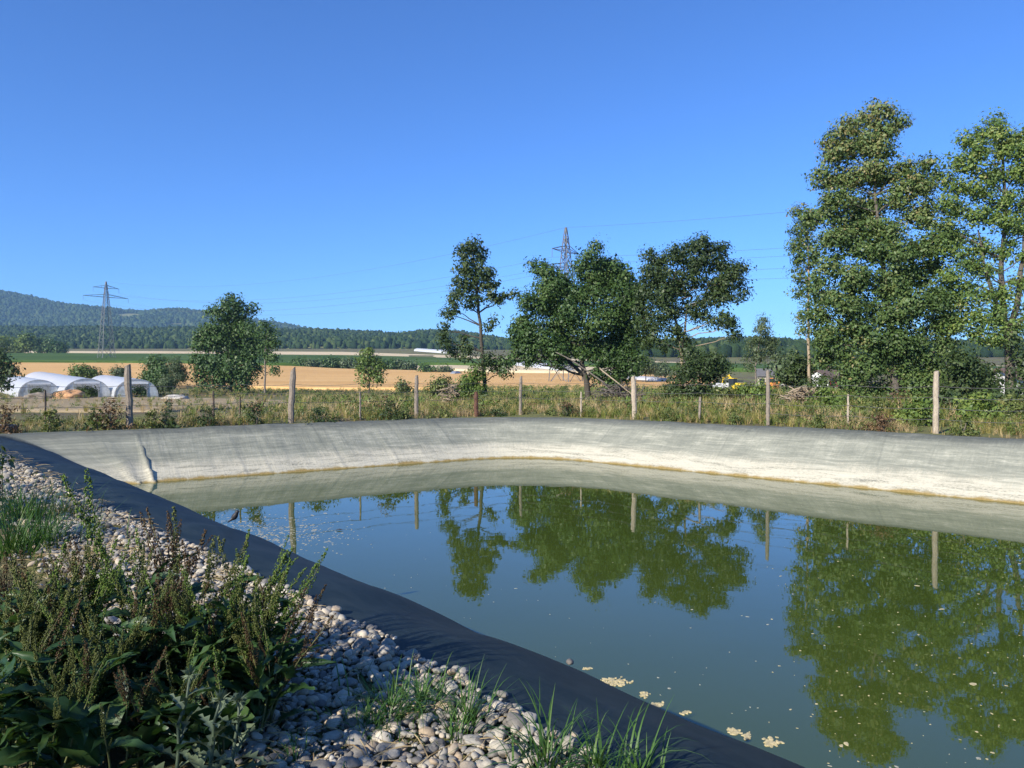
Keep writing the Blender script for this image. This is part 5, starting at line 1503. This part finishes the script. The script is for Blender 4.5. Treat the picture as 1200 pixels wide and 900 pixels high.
# ------------------------------------------------------------------ dock plants
SPIKE_M = {}
for nm, stops in (('green', [(0, (0.05, 0.10, 0.018)), (0.5, (0.11, 0.19, 0.03)), (1, (0.22, 0.30, 0.055))]),
                  ('olive', [(0, (0.045, 0.065, 0.014)), (0.5, (0.105, 0.13, 0.03)), (1, (0.19, 0.21, 0.055))]),
                  ('brown', [(0, (0.04, 0.026, 0.012)), (0.5, (0.09, 0.055, 0.025)), (1, (0.16, 0.10, 0.042))])):
    SPIKE_M[nm] = leaf_mat('dock_seed_' + nm, stops, transl=0.25)
M['dock_stem'] = plain('dock_stem', (0.10, 0.11, 0.035), 0.6, 0, 0.3, 20)
def spike_mesh(mat, seed):
    """flower spike of unit length along z"""
    rng = np.random.default_rng(seed)
    V = []; Fc = []; tn = []
    oct_ = [(0,2,4),(2,1,4),(1,3,4),(3,0,4),(2,0,5),(1,2,5),(3,1,5),(0,3,5)]
    nw = 22
    for k in range(nw):
        z = (k + rng.uniform(-.2, .2)) / nw
        R0 = 0.075 * (1 - z) ** 0.6 * rng.uniform(0.7, 1.25) + 0.012
        for q in range(int(11 * (1 - 0.4 * z))):
            a = rng.uniform(0, 6.28); rd = R0 * rng.uniform(0.45, 1.1)
            c = np.array([rd*math.cos(a), rd*math.sin(a), z + rng.uniform(-.022, .02)])
            s = rng.uniform(0.016, 0.032)
            ax = rng.normal(0, 1, (3, 3)); ax /= np.linalg.norm(ax, axis=1, keepdims=True)
            o = len(V)
            for d_, kk in ((ax[0], 1), (ax[0], -1), (ax[1], 0.7), (ax[1], -0.7), (ax[2], 0.6), (ax[2], -0.6)):
                V.append(tuple(c + d_ * s * kk))
            Fc += [(o+a_, o+b_, o+c_) for a_, b_, c_ in oct_]
            tv = np.clip(rng.normal(0.5, 0.2), 0, 1); tn += [tv] * 8
    # axis
    return np_mesh('flower_spike', V, np.array(Fc), mat, tint=tn)
SPIKES = {nm: [spike_mesh(m, 30 + k) for k in range(4)] for nm, m in SPIKE_M.items()}

def dock_leaf_mesh(seed, w=0.17, wave=0.03, droop=0.8):
    rng = np.random.default_rng(seed)
    nr, nc = 12, 5
    V = []; ph = rng.uniform(0, 6)
    for i in range(nr + 1):
        t = i / nr
        prof = w * (math.sin(math.pi * min(1, t * 0.96 + 0.03) ** 0.75)) * (1.0 if t > 0.12 else 0.45 + t * 4.5)
        y = t * (1 - 0.1 * t)
        zc = 0.32 * t - droop * 0.55 * t * t
        for j in range(nc):
            s = j / (nc - 1) * 2 - 1
            V.append((s * prof * (1 + 0.08 * math.sin(t * 26 + ph)), y, zc + abs(s) * prof * 0.35 + wave * (s * s) * math.sin(t * 22 + ph + s * 2)))
    Fq = [(i*nc+j, i*nc+j+1, (i+1)*nc+j+1, (i+1)*nc+j) for i in range(nr) for j in range(nc - 1)]
    bt = rng.uniform(0.3, 0.6)
    tn = [float(np.clip(bt + rng.normal(0, 0.05) + (0.12 if j in (1, 2) else 0), 0, 1)) for i in range(nr) for j in range(nc - 1)]
    return np_mesh('leaf', V, np.array(Fq), M['dock_leaf'], smooth=True, tint=tn)
DLEAF = [dock_leaf_mesh(k, w=0.14 + 0.03 * (k % 3), wave=0.02 + 0.01 * (k % 2), droop=0.6 + 0.2 * (k % 3)) for k in range(7)]

def dock(px, D, h, nst, colour, label, seed, nleaf=8, lean=0.0, leafscale=1.0, z0=1.335, single=None):
    rr = random.Random(seed)
    X = (px - 600) / F * D
    root = empty('dock_plant', (X, D, z0), 0, label, 'dock plant', 'dock plants of the foreground clump')
    for s in range(nst):
        hh = h * (rr.uniform(0.68, 1.0) if s else 1.0)
        a = rr.uniform(0, 6.28); sp = rr.uniform(0.04, 0.38) * h
        tip = Vector((math.cos(a) * sp + lean * hh, math.sin(a) * sp, hh))
        base = Vector((rr.gauss(0, 0.03), rr.gauss(0, 0.03), -0.02))
        top_l = hh * rr.uniform(0.30, 0.42)
        path = []
        for k in range(7):
            t = k / 6
            p = base.lerp(tip, t) + Vector((rr.gauss(0, 0.006), rr.gauss(0, 0.006), 0))
            p.x -= 0.06 * math.sin(math.pi * t) * math.cos(a) * h; p.y -= 0.06 * math.sin(math.pi * t) * math.sin(a) * h
            path.append(p)
        MB().tube(path, [0.0055 * (1 - 0.75 * k / 6) for k in range(7)], 5).build('stem', M['dock_stem'], root, True)
        def add_spike(p, d, L, fat=1.0):
            c = colour if rr.random() < 0.75 else rr.choice(['olive', 'green', 'green', 'brown'])
            o = bpy.data.objects.new('flower_spike', rr.choice(SPIKES[c]))
            o.location = p; o.rotation_euler = Vector(d).to_track_quat('Z', 'Y').to_euler()
            o.scale = (L * fat, L * fat, L)
            link(o, root)
        dirn = (path[6] - path[4]).normalized()
        add_spike(path[4] + dirn * 0.0, dirn, (path[6] - path[4]).length * 1.12, rr.uniform(0.6, 0.85))
        for q in range(rr.randint(2, 4)):
            k = rr.choice((3, 3, 4, 4, 5))
            p = path[k].lerp(path[k-1], rr.random())
            b = rr.uniform(0, 6.28)
            d = (dirn + Vector((math.cos(b), math.sin(b), 0)) * rr.uniform(0.25, 0.5)).normalized()
            add_spike(p, d, rr.uniform(0.13, 0.26) * h / 0.8, rr.uniform(0.65, 0.95))
        # stem leaves
        for q in range(rr.randint(4, 7)):
            p = path[rr.choice((1, 2, 3, 3, 4))]
            o = bpy.data.objects.new('leaf', rr.choice(DLEAF))
            L = rr.uniform(0.14, 0.30) * leafscale
            o.location = p; o.rotation_euler = (rr.uniform(0.0, 0.9), rr.gauss(0, 0.4), rr.uniform(0, 6.28)); o.scale = (L * rr.uniform(0.55, 0.95), L, L)
            link(o, root)
    for q in range(nleaf):
        o = bpy.data.objects.new('leaf', rr.choice(DLEAF))
        L = rr.uniform(0.24, 0.40) * leafscale
        a = rr.uniform(0, 6.28)
        o.location = (math.cos(a) * 0.03, math.sin(a) * 0.03, rr.uniform(0.0, 0.22)); o.rotation_euler = (rr.uniform(0.35, 1.1), rr.gauss(0, 0.25), a - math.pi/2); o.scale = (L * rr.uniform(0.9, 1.3), L, L)
        link(o, root)
DOCKS = [
    (152, 3.75, 1.16, 2, 'green', 'tallest green dock spike rising above the whole clump', 1, 3, 0.0),
    (168, 3.8, 0.86, 3, 'green', 'green dock stems just right of the tallest spike', 2, 6, 0.05),
    (15, 3.45, 0.78, 5, 'olive', 'olive dock plant at the left picture edge', 3, 7, -0.03),
    (48, 3.55, 0.80, 5, 'olive', 'olive dock plant second from the picture edge', 4, 7, 0.0),
    (85, 3.6, 0.82, 5, 'green', 'yellow-green dock with sunlit tips left of the tallest spike', 5, 8, 0.0),
    (118, 3.35, 0.74, 5, 'olive', 'olive dock in front of the tallest spike', 6, 8, 0.02),
    (205, 3.9, 0.92, 4, 'brown', 'dock with red-brown seed spikes behind the clump', 7, 6, 0.03),
    (215, 3.5, 0.74, 4, 'olive', 'olive-brown dock in the middle of the clump', 8, 8, 0.05),
    (250, 3.6, 0.80, 5, 'green', 'leafy green dock right of the red-brown spikes', 9, 8, 0.06),
    (285, 3.55, 0.78, 5, 'olive', 'olive dock leaning over the gravel', 10, 8, 0.12),
    (308, 3.45, 0.66, 4, 'brown', 'brown-spiked dock leaning farthest over the gravel', 11, 9, 0.2),
    (160, 3.15, 0.50, 3, 'brown', 'low dock with drooping brown spikes among big leaves', 12, 10, 0.0),
    (70, 3.05, 0.55, 4, 'olive', 'low broad-leaved dock at the lower picture edge', 13, 9, 0.0),
    (255, 3.15, 0.48, 2, 'brown', 'low dock with broad leaves beside the thistles', 14, 11, 0.05),
    (5, 3.1, 0.62, 4, 'olive', 'dock cut by the lower picture corner', 15, 7, 0.0),
    (0, 3.9, 0.80, 3, 'brown', 'dock with rust-red spikes at the left edge', 16, 3, 0.0),
    (120, 3.0, 0.40, 1, 'olive', 'dock of mostly big leaves at the foot of the clump', 17, 11, 0.0),
    (32, 3.75, 0.84, 4, 'brown', 'brown-green dock behind the ones at the picture edge', 18, 5, 0.0),
    (66, 3.85, 0.80, 5, 'olive', 'olive dock half hidden behind the sunlit-tipped one', 19, 5, 0.0),
    (102, 3.9, 0.84, 5, 'olive', 'slim olive dock behind and left of the tallest spike', 20, 5, 0.0),
    (138, 3.45, 0.78, 5, 'olive', 'bushy olive dock in front of and left of the tallest spike', 21, 7, 0.0),
    (185, 3.55, 0.78, 5, 'brown', 'brown-olive dock in front of the green stems', 22, 7, 0.0),
    (232, 3.75, 0.84, 5, 'olive', 'olive dock between red-brown spikes and leafy green dock', 23, 6, 0.03),
    (268, 3.75, 0.86, 5, 'green', 'green dock with the highest tips over the gravel side', 24, 7, 0.08),
    (300, 3.7, 0.80, 4, 'green', 'slender green dock at the gravel edge of the clump', 25, 6, 0.12),
    (210, 3.2, 0.55, 4, 'olive', 'low olive dock behind the thistles', 26, 9, 0.0),
    (30, 3.2, 0.70, 5, 'olive', 'dense olive dock low in the picture corner', 27, 7, 0.0),
    (98, 3.2, 0.66, 5, 'olive', 'low dense olive dock before the sunlit-tipped one', 28, 8, 0.0),
]
for d_ in DOCKS:
    dock(d_[0], d_[1], d_[2], d_[3] + (2 if d_[3] > 2 else 0), d_[4], d_[5], 500 + d_[6], max(3, d_[7]), d_[8], leafscale=0.9)

# ------------------------------------------------------------------ thistles
M['thistle'] = leaf_mat('thistle_leaf', [(0, (0.07, 0.10, 0.06)), (0.5, (0.12, 0.16, 0.095)), (1, (0.2, 0.24, 0.15))], transl=0.15)
def thistle(px, D, h, label, seed):
    rng = np.random.default_rng(seed); rr = random.Random(seed)
    X = (px - 600) / F * D
    root = empty('thistle', (X, D, 1.335), 0, label, 'thistle', 'thistles before the dock clump')
    path = wiggle(rr, (0, 0, -0.02), (rr.gauss(0, 0.04), rr.gauss(0, 0.04), h), 5, 0.03)
    MB().tube(path, [0.009, 0.008, 0.0075, 0.007, 0.006, 0.005], 6).build('stem', M['thistle'], root, True)
    # spiny leaves
    for q in range(11):
        V = []; Fq = []
        n = 9
        for i in range(n):
            t = i / (n - 1)
            w = (0.20 if i % 2 else 0.05) * math.sin(math.pi * min(1, t * 0.9 + 0.08))
            z = 0.25 * t - 0.45 * t * t
            V += [(-w, t + (0.06 if i % 2 else 0), z + w * 0.4), (0, t, z), (w, t + (0.06 if i % 2 else 0), z + w * 0.4)]
        for i in range(n - 1):
            Fq += [(i*3, i*3+1, i*3+4, i*3+3), (i*3+1, i*3+2, i*3+5, i*3+4)]
        o = np_obj('leaf', V, np.array(Fq), M['thistle'], root, tint=[0.3 + 0.4 * rr.random()] * len(Fq))
        k = 0.10 + 0.8 * q / 11
        p = path[0].lerp(path[-1], k)
        L = 0.17 * (1.15 - 0.7 * k) * rr.uniform(0.8, 1.2)
        o.location = p; o.scale = (L, L, L); o.rotation_euler = (rr.uniform(0.2, 0.9), 0, q * 2.4 + rr.random())
    V = []; Fq = []
    for i in range(70):   # spiny head
        d = Vector((rr.gauss(0, 1), rr.gauss(0, 1), rr.gauss(0.35, 1))).normalized()
        s = d.orthogonal().normalized() * 0.004
        c = path[-1]
        o = len(V); V += [tuple(c + d*0.008 - s), tuple(c + d*0.008 + s), tuple(c + d * rr.uniform(0.025, 0.05))]
        Fq.append((o, o+1, o+2))
    np_obj('flower_head', V, np.array(Fq), M['thistle'], root, tint=[0.5] * len(Fq))
thistle(198, 2.95, 0.46, 'pale spiny thistle leftmost of three before the docks', 1)
thistle(232, 2.9, 0.42, 'pale spiny thistle between the two others', 2)
thistle(272, 2.95, 0.36, 'pale spiny thistle rightmost of three, leaning to the gravel', 3)

# ------------------------------------------------------------------ near grass tufts
def near_tuft(px, py, n, h, spread, label, seed, mat='blade_near', w=0.007, name='grass_tuft', arch=1.0):
    rng = np.random.default_rng(seed)
    p0 = on_bank(px, py)
    z0 = surf(p0.x, p0.y)
    V = []; Q = []; tn = []
    seg = 6
    for i in range(n):
        a = rng.uniform(0, 6.28); b = abs(rng.normal(0, spread))
        x, y = b * math.cos(a), b * math.sin(a)
        a2 = a + rng.normal(0, 0.7); d = np.array([math.cos(a2), math.sin(a2)])
        L = h * rng.uniform(0.5, 1.15); ww = w * rng.uniform(0.6, 1.2)
        th0 = rng.uniform(0.05, 0.5); curv = rng.uniform(0.4, 1.7) * arch
        r_ = 0; zz = 0; th = th0
        tv = np.clip(rng.normal(0.45, 0.2), 0, 1)
        o = len(V)
        for k in range(seg + 1):
            t = k / seg
            s = ww * (1 - t ** 1.6) * 0.5 + 0.0003
            V.append((x + d[0]*r_ - d[1]*s, y + d[1]*r_ + d[0]*s, zz)); V.append((x + d[0]*r_ + d[1]*s, y + d[1]*r_ - d[0]*s, zz))
            r_ += math.sin(th) * L / seg; zz += math.cos(th) * L / seg; th += curv / seg
        for k in range(seg):
            b0 = o + 2*k
            Q.append((b0, b0+1, b0+3, b0+2)); tn.append(tv)
    ob = np_obj(name, V, np.array(Q), M[mat], smooth=True, tint=tn)
    ob.location = (p0.x, p0.y, z0)
    return tag(ob, label, 'grass tuft')
near_tuft(455, 842, 150, 0.27, 0.13, 'bushy grass tuft in the middle of the gravel', 1, arch=1.7)
near_tuft(492, 832, 120, 0.27, 0.10, 'grass tuft beside the bushy one, toward the liner', 2, arch=1.7)
near_tuft(430, 862, 80, 0.2, 0.09, 'small dark grass tuft at the dock side of the gravel', 3, arch=1.7)
near_tuft(548, 850, 70, 0.28, 0.06, 'narrow grass tuft at the liner edge of the gravel', 4)
near_tuft(535, 872, 45, 0.2, 0.05, 'thin grass tuft below the narrow one', 5)
near_tuft(640, 905, 90, 0.36, 0.08, 'tall bright grass tuft on the liner at the lower edge', 6, w=0.009, arch=1.6)
near_tuft(700, 915, 50, 0.30, 0.07, 'bright grass tuft right of the tall one', 7, w=0.009, arch=1.6)
near_tuft(748, 925, 40, 0.36, 0.05, 'arching grass tuft nearest the water at the lower edge', 8, w=0.009, arch=1.5)
near_tuft(345, 900, 24, 0.18, 0.05, 'small grass tuft between docks and gravel', 9)
near_tuft(22, 612, 260, 0.55, 0.36, 'large bluish grass clump at the picture edge beside the gravel', 10, w=0.011)
near_tuft(48, 640, 200, 0.46, 0.30, 'dark grass clump in front of the bluish one', 11, w=0.010)
near_tuft(12, 650, 200, 0.5, 0.28, 'grass clump at the picture edge above the docks', 12, w=0.010)
near_tuft(74, 606, 120, 0.32, 0.24, 'low dry grass clump behind the large one', 13, 'blade_olive', w=0.008)
near_tuft(95, 668, 90, 0.3, 0.2, 'thin dry grass tuft between gravel and docks', 14, 'blade_straw', w=0.005)
near_tuft(20, 860, 50, 0.2, 0.15, 'short grass tuft at the lower left corner', 15, w=0.007)

# leafy stem at the picture edge on the near bank
def edge_weed():
    rng = np.random.default_rng(77)
    X = (1 - 600) / F * 9.2
    root = empty('weed_plant', (X, 9.2, 1.335), 0, 'dark leafy weed stem at the left picture edge beside the liner', 'weed')
    C = np.stack([rng.normal(0, 0.05, 16), rng.normal(0, 0.05, 16), rng.uniform(0.1, 0.75, 16)], 1)
    V, Fq, t = leaves_np(rng, C, 5, np.full(16, 0.08), 0.08, None, 0.4, 0.5)
    np_obj('foliage', V, Fq, M['leaf_dark'], root, tint=t)
    MB().tube([(0, 0, -0.02), (0.01, 0, 0.4), (0, 0.01, 0.78)], [0.006, 0.005, 0.002], 5).build('stem', M['dock_stem'], root)
edge_weed()

# ------------------------------------------------------------------ bird on the liner crest
M['bird_dark'] = plain('dark_plumage', (0.022, 0.021, 0.024), 0.6, 0, 0.3, 60)
M['bird_grey'] = plain('grey_belly', (0.12, 0.115, 0.11), 0.7, 0, 0.2, 60)
def bird():
    r_ = (274 - 600) / F; D = 3.10 / (NB.x * r_ + NB.y)
    x, y = r_ * D, D
    z = surf(x, y)
    root = empty('bird', (x, y, z), -0.25, 'small dark bird standing upright on the liner crest', 'bird')
    sp = [(-0.085, 0, 0.012), (-0.05, 0, 0.035), (-0.03, 0, 0.05), (-0.008, 0, 0.07), (0.012, 0, 0.092), (0.024, 0, 0.112), (0.031, 0, 0.126), (0.038, 0, 0.136), (0.05, 0, 0.139), (0.058, 0, 0.138)]
    rd = [0.006, 0.009, 0.017, 0.030, 0.032, 0.024, 0.020, 0.022, 0.016, 0.006]
    MB().tube(sp, rd, 10).build('body', M['bird_dark'], root, True)
    MB().tube([(0.056, 0, 0.138), (0.075, 0, 0.136)], [0.0035, 0.0006], 5).build('beak', M['black'], root)
    for s in (-1, 1):
        MB().tube([(-0.002, s*0.01, 0.055), (0.006, s*0.011, 0.028), (0.0, s*0.012, 0.001)], 0.0016, 5).tube([(0.0, s*0.012, 0.002), (0.018, s*0.014, 0.002)], 0.0012, 4).build('leg', M['black'], root)
        V = [(0.018, s*0.024, 0.096), (-0.012, s*0.029, 0.078), (-0.05, s*0.016, 0.042), (-0.06, s*0.008, 0.03), (-0.03, s*0.024, 0.048), (0.008, s*0.026, 0.072)]
        MB().add(V, [(0, 1, 5), (1, 4, 5), (1, 2, 4), (2, 3, 4)]).build('wing', M['bird_grey'], root)
bird()

# ------------------------------------------------------------------ pipe at the far corner
def pipe():
    n = 20; V = []; Fq = []
    a, b = Vector((-16.6, 22.35, 1.47)), Vector((-14.62, 22.1, 1.47))
    ax = (b - a).normalized(); u = Vector((0, 0, 1)); w = ax.cross(u).normalized()
    prof = [(a, 0.088), (b, 0.088), (b, 0.076), (a.lerp(b, 0.1), 0.076)]
    mb = MB()
    vs = []
    for (c, r) in prof:
        for k in range(n):
            t = 2*math.pi*k/n
            vs.append(c + (u*math.cos(t) + w*math.sin(t)) * r - b)
    fs = [(i*n+k, i*n+(k+1) % n, (i+1)*n+(k+1) % n, (i+1)*n+k) for i in range(3) for k in range(n)]
    o = MB().add(vs, fs).build('drain_pipe', plain('grey_pvc', (0.36, 0.36, 0.36), 0.4), None, True)
    o.location = b
    tag(o, 'short grey plastic pipe end jutting in at the far pond corner', 'pipe')
pipe()

# ------------------------------------------------------------------ floating scum
M['scum'] = plain('dried_algae_scum', (0.50, 0.42, 0.23), 0.9, 0, 0.25, 30)
M['scum_dull'] = plain('dull_flecks', (0.36, 0.35, 0.27), 0.85, 0, 0.3, 30)
M['scum_pale'] = plain('pale_flecks', (0.55, 0.53, 0.45), 0.8, 0, 0.2, 30)
def flake(rng, V, Fc, x, y, r, z=0.004, asp=0.6):
    k = rng.integers(6, 9); a0 = rng.uniform(0, 6.28); ro = rng.uniform(0, 3.14)
    o = len(V)
    top = []
    for i in range(k):
        a = a0 + 6.283 * i / k; rr_ = r * rng.uniform(0.6, 1.2)
        dx, dy = rr_ * math.cos(a), rr_ * math.sin(a) * asp
        X, Y = dx*math.cos(ro) - dy*math.sin(ro), dx*math.sin(ro) + dy*math.cos(ro)
        top.append((x + X, y + Y))
    for (X, Y) in top: V.append((X, Y, -0.002))
    for (X, Y) in top: V.append((x + (X - x)*0.85, y + (Y - y)*0.85, z))
    Fc.append(tuple(o + k + i for i in range(k)))
    for i in range(k): Fc.append((o + i, o + (i+1) % k, o + k + (i+1) % k, o + k + i))
def on_water(px, py):
    D = F * EYE / (py - HZ)
    return (px - 600) / F * D, D
def scum_clump(px, py, wpx, hpx, n, label, seed):
    rng = np.random.default_rng(seed)
    cx, cy = on_water(px, py); k = cy / F
    V = []; Fc = []
    for i in range(n * 3):
        fx, fy = rng.normal(0, 0.42), rng.normal(0, 0.42)
        X, Y = on_water(px + fx * wpx / 2, py + fy * hpx / 2)
        flake(rng, V, Fc, X - cx, Y - cy, rng.uniform(0.006, 0.026), rng.uniform(0.002, 0.007), 0.7)
    o = MB().add(V, Fc).build('floating_scum', M['scum'])
    o.location = (cx, cy, 0.001)
    tag(o, label, 'scum', 'scum clumps along the near bank')
scum_clump(721, 801, 40, 10, 44, 'widest cream scum clump by the lone pebble', 1)
scum_clump(755, 816, 12, 7, 12, 'small cream scum clump second from the lone pebble', 2)
scum_clump(770, 828, 18, 6, 14, 'flat cream scum clump third from the lone pebble', 3)
scum_clump(805, 837, 10, 4, 8, 'single small cream scum patch in mid-bank', 4)
scum_clump(864, 860, 18, 9, 14, 'cream scum clump second from the lower edge', 5)
scum_clump(877, 865, 10, 8, 9, 'whitish scum clump touching the one beside it', 6)
scum_clump(905, 873, 24, 11, 20, 'cream scum clump nearest the lower edge', 7)
scum_clump(688, 785, 10, 2, 6, 'thin cream scum strip beside the lone pebble', 8)
def flecks(name, label, gen, n, rmin, rmax, seed, mat, cat=None):
    rng = np.random.default_rng(seed)
    V = []; Fc = []
    for i in range(n):
        px, py = gen(rng)
        X, Y = on_water(px, py)
        s1 = -0.549*X + 0.836*Y - 23.17; s2 = 0.684*X + 0.73*Y - 20.92
        if max(s1, s2) > -0.3: continue
        flake(rng, V, Fc, X, Y, rng.uniform(rmin, rmax) * (1 if rng.random() < 0.85 else 2.2), 0.002, rng.uniform(0.25, 0.9))
    o = MB().add(V, Fc).build(name, M[mat])
    tag(o, label, kind='stuff')
flecks('scum_flecks', 'pale flecks drifting over the open water', lambda r: (r.uniform(430, 1230), 560 + 350 * r.random() ** 0.9), 230, 0.004, 0.013, 3, 'scum_dull')
flecks('scum_drift', 'patch of floating white scum beyond the bird', lambda r: (max(228, r.normal(312, 48)), 624 + r.normal(0, 11)), 900, 0.006, 0.032, 4, 'scum_dull')
flecks('leaf_litter', 'yellowish leaf bits floating on the tree reflections', lambda r: (r.uniform(900, 1240), r.uniform(650, 900)), 120, 0.006, 0.022, 5, 'scum')
o_ = MB().tube([(-0.06, 0, 0.01), (0, 0.01, 0.02), (0.07, 0, 0.012)], [0.004, 0.012, 0.004], 6).build('floating_twig', M['bird_dark'])
X_, Y_ = on_water(397, 622); o_.location = (X_, Y_, 0.003)
tag(o_, 'tiny dark twig floating beyond the scum patch', 'twig')
